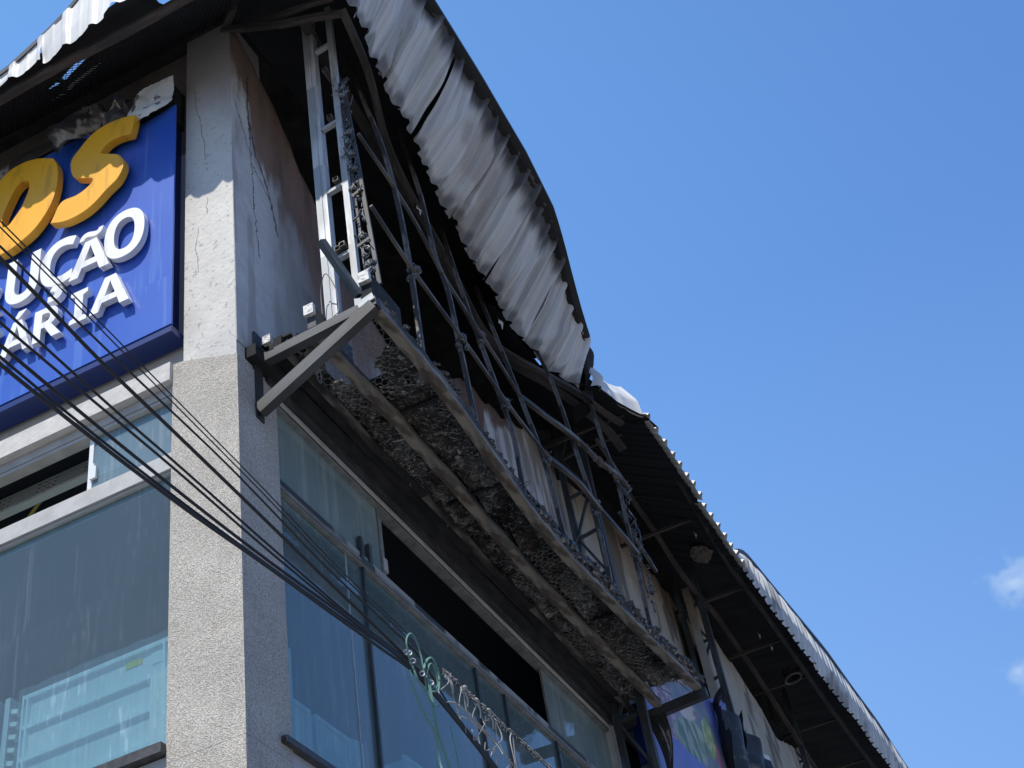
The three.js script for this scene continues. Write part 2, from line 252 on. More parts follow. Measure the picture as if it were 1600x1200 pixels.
// a grid surface f(i/nx, j/ny) -> [Vector3, u, v], cells left out where skip says so
function grid(nx, ny, f, skip) {
  const pos = [], uv = [], idx = [];
  for (let j = 0; j <= ny; j++) for (let i = 0; i <= nx; i++) { const [p, u, v] = f(i / nx, j / ny); pos.push(p.x, p.y, p.z); uv.push(u, v); }
  for (let j = 0; j < ny; j++) for (let i = 0; i < nx; i++) { if (skip && skip((i + .5) / nx, (j + .5) / ny)) continue; const a = j * (nx + 1) + i, b = a + 1, c = a + nx + 1, d = c + 1; idx.push(a, b, d, a, d, c); }
  const g = new THREE.BufferGeometry(); g.setAttribute('position', new THREE.Float32BufferAttribute(pos, 3)); g.setAttribute('uv', new THREE.Float32BufferAttribute(uv, 2)); g.setIndex(idx); g.computeVertexNormals();
  return g.toNonIndexed();
}
const prism = (pts, depth, place, holes = []) => { const s = new THREE.Shape(pts.map(p => new THREE.Vector2(...p))); for (const h of holes) s.holes.push(new THREE.Path(h.map(p => new THREE.Vector2(...p)))); const g = new THREE.ExtrudeGeometry(s, { depth, bevelEnabled: false }); g.applyMatrix4(place); return metreUV(g); };
// side-wall prism: shape in (s, h), extruded from the wall plane d inwards
const sideM = d => new THREE.Matrix4().makeBasis(new THREE.Vector3(0, 0, -1), new THREE.Vector3(0, 1, 0), new THREE.Vector3(1, 0, 0)).setPosition(d, 0, 0);

// ---------------------------------------------------------------- object helpers
const used = {};
const numbered = n => { used[n] = (used[n] ?? -1) + 1; return used[n] ? `${n}_${String(used[n]).padStart(3, '0')}` : n; };
function thing(name, label, category, at = [0, 0, 0], group) {
  const o = new THREE.Group(); o.name = numbered(name); o.position.set(...at); o.userData = { label, category }; if (group) o.userData.group = group; scene.add(o); return o;
}
function part(name, geo, m, parent, label) {
  let g = Array.isArray(geo) ? merge(geo) : clean(geo), r = parent; while (r.parent && r.parent !== scene) r = r.parent;
  g.translate(-r.position.x, -r.position.y, -r.position.z);
  const o = new THREE.Mesh(g, m); o.name = name; o.castShadow = o.receiveShadow = true; if (label) o.userData.label = label; parent.add(o); return o;
}
function single(name, geo, m, label, category, group, kind) {
  const o = new THREE.Mesh(Array.isArray(geo) ? merge(geo) : clean(geo), m); o.name = numbered(name); o.castShadow = o.receiveShadow = true;
  if (kind) o.userData.kind = kind; if (label) o.userData.label = label; if (category) o.userData.category = category; if (group) o.userData.group = group; scene.add(o); return o;
}

// ================================================================ THE SETTING
single('ground', box(-600, 600, -.30, -.004, -600, 600), M.earth, null, null, null, 'structure');
single('road', [box(2.6, 9.6, -.1, 0, -300, 300), box(-300, 2.6, -.1, .0, 2.6, 9.6)], M.asphalt, null, null, null, 'structure');
single('pavement', [box(-60, 2.6, -.1, .13, 0, 2.6), box(0, 2.6, -.1, .13, -60, 0)], M.paving, null, null, null, 'structure');

// ================================================================ THE BUILDING
const shop = thing('commercial_building', 'two-storey corner shop building with burnt roof and grey rendered corner pillar', 'building');
// corner pillar: smooth render above, granular cladding below
const pillar = part('corner_pillar', [prism([[-.423, 8.22], [-.423, 11.98], [0, 11.98], [0, 8.06]], .45, new THREE.Matrix4().setPosition(0, 0, -.45))], M.pillar, shop);
{
  const m = new THREE.Matrix4().setPosition(0, 0, -.45);
  part('cladding', [prism([[-.5, 5.28], [-.5, 8.229], [-.423, 8.217], [0.012, 8.057], [.012, 5.28]], .462, m)], M.cladding, pillar);
  part('cladding_course', [prism([[-.5, 3], [-.5, 5.07], [.016, 5.274], [.016, 3]], .470, m), prism([[-.5, 5.075], [-.5, 5.279], [.011, 5.279]], .461, m)], M.cladding, pillar);
  part('side_cladding', [sbox(.02, .335, 3, 8.05, -.3, .006)], M.sideCladding, pillar);
}
// front wall with its window opening; everything left of the frame goes on as the same wall
M.sootRender = mat({ roughness: .95, map: colourTex(3, 3, 512, 512, (u, v) => { const n = fbm(u * 3, v * 3, 5, 44), q = fbm(u * 9, v * 2, 4, 45); return mix3([.07, .052, .045], [.24, .19, .165], n * .6 + q * .4); }) });
part('front_upper_wall', [box(-9, -.424, 10.6, 11.95, -.22, -.088)], M.sootRender, shop);
part('front_wall', [box(-9, -.424, 8.235, 10.6, -.22, -.09), box(-9, -.5, 3, 5.33, -.2, -.005), box(-9, -4.6, 5.33, 8.07, -.2, -.005)], M.render, shop);
part('window_ledge', [box(-9, -.5, 8.07, 8.23, -.2, .045)], M.ledge, shop);
part('window_sill', [box(-4.6, -.5, 5.335, 5.395, -.2, .06)], M.stone, shop);
// the front window: lower fixed panes, mullion rail, sliding upper lights
{
  const w = part('front_window', [box(-4.6, -.5, 7.35, 7.475, -.14, -.01), box(-4.6, -.5, 8.0, 8.066, -.14, -.02), box(-4.6, -.5, 5.40, 5.43, -.14, -.04)], M.frame, shop);
  part('window_track', [box(-4.6, -.5, 7.972, 7.996, -.12, -.03), box(-4.6, -.5, 7.33, 7.346, -.10, -.03), box(-4.6, -.5, 7.48, 7.50, -.12, -.03)], M.frame, w);
  part('pane', box(-2.6, -.502, 5.43, 7.33, -.062, -.056), M.frontGlass, w);
  part('pane', box(-4.6, -2.606, 5.43, 7.33, -.062, -.056), M.frontGlass, w);
  part('sliding_pane', box(-1.20, -.502, 7.50, 7.972, -.075, -.069), M.upperGlass, w);
  part('sliding_pane', box(-2.0, -1.14, 7.50, 7.972, -.105, -.099), M.upperGlass, w).position.x = -2.2;
  part('sash_stile', [box(-1.225, -1.19, 7.50, 7.972, -.085, -.06)], M.whiteFrame, w);
  part('sash_lock', [box(-1.20, -1.15, 7.60, 7.70, -.066, -.045), box(-1.19, -1.17, 7.69, 7.73, -.066, -.05)], M.whiteFrame, w);
}
// the long side wall above the windows, its top burnt away
{
  const top = [];
  for (let s = 0; s <= 6.5; s += .06) top.push([s, lerpTab(topEdge, s) + (fbm(s * 7, 3, 3, 301) - .5) * .16]);
  part('side_wall', [prism([[.003, 8.2], ...top.map(([s, h]) => [Math.max(.003, s), h]), [6.5, 8.2]].slice().reverse(), .144, sideM(-.14))], M.sideWall, shop);
  part('side_lower_wall', [sbox(.335, 6.5, 3, 5.36, -.2, 0)], M.render, shop);
  part('side_sill', [sbox(.335, 6.5, 5.36, 5.40, -.2, .05)], M.stone, shop);
  part('drip_ledge', [sbox(.1, 6.6, 8.10, 8.20, -.14, .085)], M.soot, shop);
  part('drip_ledge', [sbox(.34, 6.55, 8.045, 8.10, -.14, .03)], M.darkSteel, shop);
}
// the side window
{
  const w = part('side_window', [sbox(.335, 6.5, 7.268, 7.296, -.12, -.02), sbox(.335, 6.5, 5.40, 5.43, -.12, -.04)], M.sideFrame, shop);
  part('window_head', [sbox(.335, 6.5, 8.0, 8.045, -.12, -.012)], M.darkSteel, w);
  part('head_trim', [sbox(.335, 6.5, 7.998, 8.010, -.012, .004)], M.ledge, w); part('head_trim', [sbox(.335, 6.5, 8.022, 8.030, -.012, .002)], M.ledge, w);
  part('window_track', [sbox(.335, 6.5, 7.975, 7.995, -.10, -.02), sbox(.335, 6.5, 7.25, 7.267, -.09, -.03)], M.sideFrame, w);
  part('window_track', [sbox(.335, 6.5, 7.297, 7.365, -.10, -.035)], M.trackStain = mat({ roughness: .6, map: colourTex(6, 1, 1024, 128, (u, v) => mix3([.05, .055, .055], [.34, .34, .32], smooth(.46, .6, fbm(u * 3.2, v * 3, 4, 50)))) }), w);
  const cuts = [.335, 1.38, 1.59, 2.9, 3.75, 4.9, 6.5];
  [[.338, 1.376], [1.384, 3.30], [3.308, 4.90], [4.908, 6.5]].forEach(([a, b]) => part('pane', sbox(a, b, 5.43, 7.25, -.062, -.056), M.sideGlass, w));
  part('glass_edge', [sbox(1.376, 1.384, 5.43, 7.25, -.064, -.052)], M.paleSteel, w);
  for (const s of [1.6, 3.36, 3.9, 4.96]) part('glass_fin', [sbox(s - .012, s + .012, 5.43, 7.25, -.15, -.03)], M.trussSteel, w);
  part('sliding_pane', sbox(.338, 1.93, 7.365, 7.975, -.066, -.060), M.sideUpperGlass, w);
  part('sliding_pane', sbox(4.95, 6.5, 7.365, 7.975, -.066, -.060), M.sideUpperGlass, w);
  part('sash_stile', [sbox(1.93, 1.955, 7.365, 7.975, -.07, -.05)], M.sideFrame, w);
  part('sliding_pane', sbox(1.78, 2.06, 7.365, 7.975, -.095, -.089), M.sideUpperGlass, w);
  part('sash_stile', [sbox(4.92, 4.95, 7.365, 7.975, -.07, -.05)], M.sideFrame, w);
  part('glass_clamp', [sbox(1.56, 1.60, 7.28, 7.50, -.05, -.02), sbox(1.68, 1.72, 7.28, 7.50, -.05, -.02), sbox(1.54, 1.74, 7.27, 7.32, -.05, -.018)], M.trussSteel, w);
  part('sash_lock', [sbox(1.955, 2.03, 7.44, 7.56, -.088, -.055)], M.frame, w);
}
part('end_jamb', [sbox(6.5, 6.64, 3, 8.10, -.2, .01)], M.ledge, shop);
// next bay: dark recess, and the pale wall beyond with a burnt wavy top
{
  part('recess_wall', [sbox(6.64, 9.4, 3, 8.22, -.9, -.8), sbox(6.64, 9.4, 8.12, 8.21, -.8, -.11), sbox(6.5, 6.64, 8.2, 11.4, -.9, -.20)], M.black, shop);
  const run = (tab, s0, s1, d) => { const top = []; for (let s = s0; s <= s1 + .001; s += .1) top.push([s, lerpTab(tab, s) + (fbm(s * 4, 3, 3, 303) - .5) * .14]); const g = prism([[s0, 8.22], ...top, [s1, 8.22]].reverse(), .1, sideM(d - .1)), uv = g.attributes.uv; for (let i = 0; i < uv.count; i++) uv.setXY(i, uv.getX(i) - 6.4, uv.getY(i) - 8.8); return g; };
  part('far_wall', [run([[6.5, 11.2], [7.2, 11.45], [8, 11.6], [8.8, 11.75], [9.8, 11.7], [12.4, 11.6]], 6.5, 12.4, -.002)], M.farWall, shop);
  part('far_wall', [run([[10.4, 11.66], [11.15, 11.2], [12.1, 11.16], [13.1, 10.95], [13.6, 10.7], [14.5, 10.95], [15.5, 11.2], [17, 11.1], [23, 11.2]], 10.46, 23, .3)], M.farWall, shop);
  part('far_lower_wall', [sbox(9.4, 23, 3, 8.21, -.2, .0)], M.render, shop);
}
// storey inside: floor, ceiling slab, back walls, all dim behind the glass
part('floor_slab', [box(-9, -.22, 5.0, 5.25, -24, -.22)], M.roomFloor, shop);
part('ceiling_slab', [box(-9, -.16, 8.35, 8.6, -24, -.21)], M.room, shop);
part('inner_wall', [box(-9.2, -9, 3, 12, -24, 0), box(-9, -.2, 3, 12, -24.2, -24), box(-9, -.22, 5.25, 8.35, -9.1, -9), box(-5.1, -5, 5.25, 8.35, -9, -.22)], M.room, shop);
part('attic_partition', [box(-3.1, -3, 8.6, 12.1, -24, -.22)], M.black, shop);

// ---- the roof
const roof = part('roof', [box(-9.2, -.02, 12.13, 12.19, -24.2, -.06)], M.soot, shop);
const trapezoid = (s, pitch) => { const t = ((s / pitch) % 1 + 1) % 1; return t < .1 ? t / .1 : t < .26 ? 1 : t < .36 ? 1 - (t - .26) / .1 : .16 * smooth(.06, .0, Math.abs(t - .68) - .02); };
// a corrugated sheet from its lower edge low(s) to its upper edge up(s), both [d, h]
function corrugated(s0, s1, low, up, o) { return toCreasedNormals(corrugatedGrid(s0, s1, low, up, o), .30); }
function corrugatedGrid(s0, s1, low, up, o) {
  const { amp = .045, pitch = .25, warp = 0, nx = Math.ceil((s1 - s0) / .0125), ny = 16, ragged = .02, k = 0, bow = 0 } = o;
  return grid(nx, ny, (a, t) => {
    const s = mix(s0, s1, a), [d0, h0] = low(s), [d1, h1] = up(s);
    const bend = warp * (fbm(s * 1.7, t * 1.3, 3, k) - .5) + bow * Math.sin(Math.PI * t) + warp * .35 * (fbm(s * 9, t * 1.1, 3, k + 5) - .5);
    const fold = (x) => Math.abs(x - Math.floor(x) - .5) * 2;
    const crease = warp > .07 ? .03 * smooth(.75, 1, fold(s * .55 + t * .38 + k * .13)) + .022 * smooth(.8, 1, fold(s * .8 - t * .55 + k * .29)) : 0;
    const rag = (1 - t) ** 3 * ragged * 2 * (fbm(s * 5, 0, 4, k + 9) - .5);
    const c = amp * (trapezoid(s + warp * .22 * (fbm(s * 1.3, t * 1.5, 2, k + 3) - .5), pitch) - .5) * mix(1.15, .8, t);
    const nx_ = (h1 - h0), nl = Math.hypot(nx_, d1 - d0) || 1;
    return [P(s, mix(h0, h1, t) + rag - (d1 - d0) / nl * (c + bend + crease), mix(d0, d1, t) + nx_ / nl * (c + bend + crease)), s, t * nl];
  });
}
const lowNear = [[-1, 1.2], [.04, 1.16], [.61, 1.04], [1.47, .9], [2.7, .74], [3.87, .64], [4.84, .63], [5.2, .74], [5.4, .82]];
const topNear = [[-1, 1.5, 12.2], [1.8, 1.5, 12.2], [2.84, 1.47, 12.2], [3.68, 1.4, 12.2], [4.14, 1.3, 12.2], [4.55, 1.2, 12.08], [4.9, 1.12, 11.92], [5.4, 1.02, 11.85]];
const near = { low: s => [lerpTab(lowNear, s), 11.3], up: s => [lerpTab(topNear, s, 1), lerpTab(topNear, s, 2)] };
const nearCuts = [-.95, .10, .72, 1.47, 2.45, 3.35, 4.3, 5.36];
nearCuts.slice(0, -1).forEach((a, i) => {
  const b = nearCuts[i + 1], tilt = i === 3 ? .05 : 0;
  part('roof_skirt_sheet', corrugated(a, b + (i === 2 ? -.03 : .01), near.low, s => { const [d, h] = near.up(s); return [d - .014 * (i % 2), h]; }, { amp: .05, warp: .075, k: 401 + i * 11, ragged: .10, bow: .02 + tilt }), M.sheet, roof);
});
// folded end of the near sheets, turned back on itself
part('folded_sheet', grid(8, 18, (a, t) => { const d = mix(.82, 1.02, t) + .16 * Math.sin(a * 3.1) * (1 - .4 * t), s = 5.36 + .3 * a + .07 * Math.sin(t * 7 + a * 3); return [P(s, mix(11.22, 11.86, t) - .1 * a, d - .24 * a), s, t * .6]; }), M.soot, roof);
part('crumpled_sheet', grid(12, 14, (a, t) => { const s = 5.40 + .10 * a + .03 * t; return [P(s, mix(11.30, 11.60, t) - .03 * a * a, .93 + .10 * Math.sin(a * 2.6) + .04 * Math.sin(t * 4.2)), s, t * .4]; }), M.farSheet, roof);
// pale sheet that still stands, turned a little to the corner, then sheets laid back over the skirt
const lowMid = [[5.4, .98], [5.89, 1.06], [6.03, 1.13], [6.29, 1.24], [6.5, 1.31]];
part('roof_skirt_sheet', toCreasedNormals(grid(24, 12, (a, t) => { const s = mix(5.42, 6.24, a), d = lerpTab(lowMid, s) + .012 * trapezoid(s, .27) + .02 * Math.sin(s * 7); const k = .42 + .12 * a, up = Math.min(t, k) / k, back = Math.max(0, t - k) / (1 - k); return [P(s + .02 * back, 11.30 + .012 * Math.sin(s * 11) + (.17 + .10 * a) * up + .30 * back, d - .02 * up - .15 * back), s, t * .6]; }), .3), M.frontSheet, roof, 'pale sheet still standing, folded back along its middle');
part('roof_skirt_sheet', corrugated(6.22, 8.15, s => [1.28, 11.3 + .03 * Math.sin(s * 3.3)], s => [.3, 11.9], { amp: .05, warp: .05, k: 521, ny: 8 }), M.frontSheet, roof);
M.liner = flat(.010, .011, .014, { roughness: 1 });
part('sooted_underside', [corrugated(6.22, 8.15, s => [1.21, 11.262 + .03 * Math.sin(s * 3.3)], s => [.25, 11.86], { amp: .012, warp: .05, k: 521, ny: 8 }), corrugated(8.15, 9.95, s => [1.17, 11.262 + .02 * Math.sin(s * 3.3)], s => [.25, 11.86], { amp: .012, warp: .04, k: 523, ny: 8 }), grid(12, 6, (a, t) => { const s = mix(3.7, 6.5, a); return [P(s, mix(11.295, 11.95, t), mix(lerpTab([[3.7, .60], [4.6, .605], [5.0, .62], [5.2, .72], [5.42, 1.0], [5.8, 1.075], [6.03, 1.16], [6.29, 1.27], [6.5, 1.30]], s), -.1, t)), s, t]; })], M.liner, roof);
part('roof_skirt_sheet', corrugated(8.15, 9.95, s => [1.24, 11.3 + .02 * Math.sin(s * 3.3)], s => [.3, 11.9], { amp: .05, warp: .04, k: 523, ny: 8 }), M.frontSheet, roof);
// the far run of sheets stands up again and bellies outwards
const lowFar = [[9.9, 1.21], [10.63, 1.21], [13.34, 1.26], [17.3, 1.37], [23, 1.42]];
const topFar = [[9.9, 1.14, 11.56], [10.4, 1.13, 11.84], [10.83, 1.13, 11.98], [12.8, 1.23, 12.04], [14.3, 1.31, 12.05], [17.3, 1.39, 12.04], [23, 1.42, 12.04]];
const far = { low: s => [lerpTab(lowFar, s), 11.3], up: s => [lerpTab(topFar, s, 1), lerpTab(topFar, s, 2)] };
for (let i = 0, a = 9.9; a < 22; i++, a += 1) part('roof_skirt_sheet', corrugated(a, a + 1.01, far.low, far.up, { amp: .042, warp: .05, k: 601 + i * 7, ny: 10, bow: .07, ragged: .01 }), M.farSheet, roof);
// dark cap flashing along the upper edges
const capNear = []; for (let s = -.95; s <= 5.3; s += .2) { const [d, h] = near.up(s); capNear.push(P(s, h - .012 + .012 * Math.sin(s * 2.3), d + .004)); }
part('cap_flashing', [bar(capNear, .085, .045)], M.flashing, roof);
const capFar = []; for (let s = 9.9; s <= 23; s += .3) { const [d, h] = far.up(s); capFar.push(P(s, h + .01 + .01 * Math.sin(s * 1.9), d + .015)); }
part('cap_flashing', [bar(capFar, .05, .07)], M.flashing, roof);
// sheets of the roof from the skirts back to the attic
part('roof_sheet', [
  grid(20, 3, (a, t) => { const s = mix(0, 5.4, a), [d, h] = near.up(s); return [P(s, mix(h - .07, 12.16, t), mix(d - .02, -.05, t)), s, t]; }),
  grid(4, 3, (a, t) => { const s = mix(-.95, 0, a), [d, h] = near.up(s); return [P(s, mix(h - .07, 12.16, t), mix(d - .02, .38, t)), s, t]; }),
  grid(4, 3, (a, t) => { const s = mix(5.4, 6.5, a); return [P(s, mix(11.72, 12.1, t), mix(lerpTab(lowMid, s) - .2, -.05, t)), s, t]; }),
  grid(12, 2, (a, t) => { const s = mix(6.5, 10, a); return [P(s, mix(11.88, 12.16, t), mix(.34, -.05, t)), s, t]; }),
  grid(30, 3, (a, t) => { const s = mix(9.9, 23, a), [d, h] = far.up(s); return [P(s, mix(h - .05, 12.16, t), mix(d - .02, -.05, t)), s, t]; })], M.black, roof);
// front skirt: white corrugated edge in the sun
const lowFrontZ = x => lerpTab([[-9, .78], [-1.65, .80], [-1.2, .82], [-.85, .86], [-.37, .94], [-.1, .95], [.6, .72], [1.5, .75]], x);
const topFrontH = x => lerpTab([[-9, 11.40], [-1.9, 11.41], [-1.6, 11.43], [-1.24, 11.60], [-.94, 11.74], [-.79, 11.86], [-.45, 12.05], [-.38, 12.75], [1.5, 12.85]], x);
for (const [a, b, k] of [[-5, -3.9, 1], [-3.9, -2.9, 2], [-2.9, -1.95, 3], [-1.95, -1.22, 4], [-1.22, -.55, 5], [-.55, .25, 6], [.25, 1.45, 7]]) {
  part('roof_skirt_sheet', grid(Math.ceil((b - a) / .012), 8, (u, t) => {
    const x = mix(a, b, u), c = .022 * (trapezoid(x + .03 * k, .29) - .5) + .05 * (fbm(x * 1.6, t * 1.3, 3, 700 + k) - .5);
    return [new THREE.Vector3(x, mix(11.3 + .07 * (.5 - Math.abs(Math.sin(Math.PI * (x + .03 * k) / .29))) + .06 * (fbm(x * 4, 1, 3, 711) - .5), topFrontH(x), t), lowFrontZ(x) + .03 * t + c), x, t];
  }), M.frontSheet, roof);
}
const capFront = []; for (let x = -5; x <= 1.45; x += .15) capFront.push(new THREE.Vector3(x, topFrontH(x) + .015, lowFrontZ(x) - .01));
part('cap_flashing', [bar(capFront, .06, .06)], M.flashing, roof);
// underlay of the front skirt, burnt through in two places
{
  const h1 = [[-.219, .70], [-.241, .614], [-.23, .529], [-.189, .458], [-.135, .437], [-.064, .468], [.007, .565], [-.05, .68], [-.149, .76]], h2 = [[-.965, .492], [-1.077, .479], [-1.21, .438], [-1.359, .379], [-1.466, .326], [-1.46, .279], [-1.367, .325], [-1.206, .389], [-1.087, .433]], h3 = [[-1.672, .268], [-1.532, .311], [-1.528, .267], [-1.613, .274]];
  const inside = (x, z, q) => { let r = false; for (let i = 0, j = q.length - 1; i < q.length; j = i++) if ((q[i][1] > z) !== (q[j][1] > z) && x < (q[j][0] - q[i][0]) * (z - q[i][1]) / (q[j][1] - q[i][1]) + q[i][0]) r = !r; return r; };
  const X0 = -2.2, X1 = .9;
  part('roof_sheet', [grid(420, 130, (a, t) => { const x = mix(X0, X1, a), z = mix(-.06, lowFrontZ(x) - .015, t); return [new THREE.Vector3(x, 12.09 - .80 * z, z), x, z]; }, (a, t) => { const x = mix(X0, X1, a), z = mix(-.06, lowFrontZ(x) - .015, t); return inside(x, z, h1) || inside(x, z, h2) || inside(x, z, h3); }),
    grid(2, 2, (a, t) => { const x = mix(-9, X0, a), z = mix(-.06, .8, t); return [new THREE.Vector3(x, 12.09 - .80 * z, z), x, z]; })], M.black, roof);
}
// soffit of woven wire under the front skirt, and its rails
{
  const on = (x, z) => new THREE.Vector3(x, 11.97 - .90 * z + .012 * Math.sin(x * 5 + z * 9), z), gs = [];
  for (let k = 0; k < 118; k++) { const q = -5.2 + k * .056; for (const dir of [1, -1]) { const a = [], n = 5; for (let i = 0; i <= n; i++) { const z = .03 + .71 * i / n; a.push(on(q + (dir > 0 ? 0 : .72) + dir * .72 * i / n, z)); } gs.push(bar(a, .0045, .0045)); } }
  part('soffit_mesh', gs, M.soffitWire, shop).userData.kind = 'stuff';
  const rail = []; for (let x = -5; x <= 1.2; x += .3) rail.push(new THREE.Vector3(x, 11.30 + .015 * Math.sin(x * 4), .70));
  part('eave_rail', [bar(rail, .07, .05)], M.beamDark ??= mat({ roughness: .8, map: rust([.03, .027, .026], [.085, .075, .068], [.06, .045, .038], 165, .04) }), shop);
  part('wall_plate', [box(-5, -.0, 11.95, 12.05, -.1, .03)], M.soot, shop);
  part('hip_beam', [bar([new THREE.Vector3(0, 11.93, .02), new THREE.Vector3(.5, 11.9, .42), new THREE.Vector3(1.1, 11.85, .9)], .06, .09)], M.beamDark, shop);
  part('sagging_tube', [bar(curve([P(.0, 11.86, -.06), P(0, 11.67, .25), P(0, 11.50, .52), P(.0, 11.34, .85), P(.02, 11.25, 1.06)], 16), .045, .055)], M.beamDark, shop);
  part('sagging_tube', [bar(curve([P(.03, 11.88, -.02), P(0, 11.70, .3), P(-.02, 11.58, .62), P(-.03, 11.50, .86), P(-.02, 11.46, 1.0)], 16), .04, .04)], M.beamDark, shop);
  part('eave_rail', [bar(curve([P(.0, 11.28, 1.06), P(.08, 11.25, 1.05), P(.59, 11.25, .95), P(1.34, 11.25, .71), P(1.9, 11.25, .61), P(2.88, 11.25, .50), P(3.85, 11.25, .37), P(4.19, 11.25, .38), P(4.42, 11.25, .44), P(4.96, 11.25, .64), P(5.38, 11.25, .79), P(5.85, 11.25, .9), P(6.14, 11.25, .99)], 60), .06, .05)], M.beamDark, shop);
  part('eave_rail', [bar(curve([P(.2, 11.75, .6), P(2.4, 11.6, .42), P(3.4, 11.48, .32), P(4.3, 11.34, .30), P(5.3, 11.3, .62), P(6.1, 11.26, .8), P(6.5, 11.2, .84)], 40), .09, .04)], M.beamDark, shop);
  part('eave_rail', [bar([P(6.3, 11.35, 1.16), P(7.6, 11.35, 1.13), P(9.83, 11.35, 1.04), P(11.4, 11.35, 1.07), P(14.8, 11.35, 1.07), P(17.5, 11.35, 1.11), P(23, 11.35, 1.15)], .05, .07)], M.soot, shop);
  part('wall_rail', [bar([P(7.2, 11.72, .42), P(8.86, 11.68, .4), P(9.69, 11.52, .4), P(10.33, 11.51, .4), P(11.37, 11.62, .4), P(12.99, 11.47, .4), P(14.39, 11.21, .4), P(15.57, 10.96, .4), P(17, 10.8, .4)], .06, .06)], M.beamDark, shop);
  for (const [s, h] of [[6.2, 11.42], [6.6, 11.5], [8.6, 11.42], [10.6, 11.45], [12.3, 11.45], [13.6, 11.44], [15.2, 11.4], [17, 11.4]]) part('cross_rail', [bar([P(s, h, -.4), P(s, h, 1.1)], .04, .04)], M.beamDark, shop);
}

// ================================================================ THE BLUE SIGN
const sign = thing('shop_sign', 'blue signboard with raised yellow and white letters on the sunlit front', 'sign', [-.44, 8.5, .0]);
{
  const g = [prism([[-4.6, 8.50], [-4.6, 11.1], [-1.5, 11.2], [-1.1, 11.12], [-.75, 10.93], [-.44, 10.97], [-.44, 8.50]], .016, new THREE.Matrix4().setPosition(0, 0, .104))];
  const panel = part('sign_panel', g, M.blue, sign);
  part('sign_box', [box(-4.58, -.445, 8.44, 8.497, -.06, .112), box(-4.56, -.53, 8.497, 10.9, -.088, .10)], M.blueSide, sign);
  part('sign_backing', [box(-4.56, -.50, 10.9, 11.35, -.085, .05)], M.soot, sign);
  const S = [[-.75, 10.92], [-.76, 10.81], [-.78, 10.71], [-.92, 10.75], [-1, 10.74], [-1.05, 10.7], [-1.07, 10.66], [-.99, 10.59], [-.89, 10.51], [-.84, 10.41], [-.84, 10.33], [-.89, 10.22], [-.98, 10.16], [-1.09, 10.07], [-1.18, 10.03], [-1.29, 10.02], [-1.38, 10.035], [-1.5, 10.09], [-1.47, 10.17], [-1.44, 10.25], [-1.40, 10.285], [-1.27, 10.27], [-1.17, 10.3], [-1.12, 10.35], [-1.13, 10.39], [-1.22, 10.45], [-1.31, 10.52], [-1.35, 10.65], [-1.35, 10.76], [-1.28, 10.85], [-1.18, 10.95], [-1.05, 10.99], [-.88, 10.97]];
  const O = [[-1.55, 10.91], [-1.5, 10.78], [-1.485, 10.62], [-1.49, 10.5], [-1.52, 10.35], [-1.59, 10.21], [-1.68, 10.11], [-1.8, 10.05], [-1.91, 10.02], [-2.01, 10.03], [-2.13, 10.11], [-2.24, 10.27], [-2.29, 10.5], [-2.27, 10.76], [-2.18, 10.9], [-2.09, 10.99], [-1.98, 11.06], [-1.84, 11.06], [-1.7, 11.01]];
  const H = [[-1.79, 10.79], [-1.765, 10.72], [-1.775, 10.63], [-1.82, 10.49], [-1.89, 10.38], [-1.94, 10.33], [-1.99, 10.35], [-2.01, 10.47], [-1.985, 10.58], [-1.95, 10.68], [-1.91, 10.77], [-1.86, 10.81]];
  const roundLoop = (pts, sharp = []) => { // a smooth closed outline that keeps the listed corners sharp
    const out = []; const n = pts.length; let i0 = sharp.length ? sharp[0] : 0; const order = sharp.length ? [...sharp, sharp[0] + n] : [0, n];
    for (let q = 0; q + 1 < order.length; q++) { const seg = []; for (let i = order[q]; i <= order[q + 1]; i++) seg.push(new THREE.Vector3(...pts[i % n], 0)); const c = new THREE.CatmullRomCurve3(seg, false, 'centripetal').getPoints(Math.max(2, (seg.length - 1) * 4)); c.pop(); c.forEach(p => out.push([p.x, p.y])); }
    return out;
  };
  const letter = (outline, holes, z0, z1, m) => { const s = new THREE.Shape(outline.map(p => new THREE.Vector2(...p))); holes.forEach(h => s.holes.push(new THREE.Path(h.map(p => new THREE.Vector2(...p))))); const g2 = new THREE.ExtrudeGeometry(s, { depth: z1 - z0 - .008, bevelEnabled: true, bevelThickness: .004, bevelSize: .004, bevelSegments: 2 }); g2.translate(0, 0, z0 + .004); return part('letter', metreUV(g2), m, sign); };
  letter(roundLoop(S, [0, 2, 17, 18]), [], .165, .235, M.yellow);
  letter(roundLoop(O), [roundLoop(H)], .165, .235, M.yellow);
  const font = await new FontLoader().loadAsync('fonts/droid/droid_sans_bold.typeface.json');
  // each white letter fitted to its own place: x range, base line, height of a plain capital, z
  const text = (ch, x0, x1, y0, cap, drop = -.04) => {
    const base = ch.normalize('NFD')[0];
    const g1 = new TextGeometry(ch, { font, size: 1, depth: 1, curveSegments: 10, bevelEnabled: false }), gb = new TextGeometry(base, { font, size: 1, depth: 1, curveSegments: 6, bevelEnabled: false });
    gb.computeBoundingBox(); const b = gb.boundingBox; g1.computeBoundingBox();
    const p = g1.attributes.position, H0 = base === 'O' || base === 'C' || base === 'U' ? .714 : b.max.y;
    for (let i = 0; i < p.count; i++) { const u = (p.getX(i) - g1.boundingBox.min.x) / (g1.boundingBox.max.x - g1.boundingBox.min.x), v = p.getY(i) / H0, x = mix(x0, x1, u); p.setXYZ(i, x, y0 + v * cap + drop * (x - x0), p.getZ(i) > .5 ? .19 : .14); }
    g1.deleteAttribute('normal'); const g2 = g1.index ? g1.toNonIndexed() : g1; g2.computeVertexNormals();
    part('letter', metreUV(g2), M.white, sign);
  };
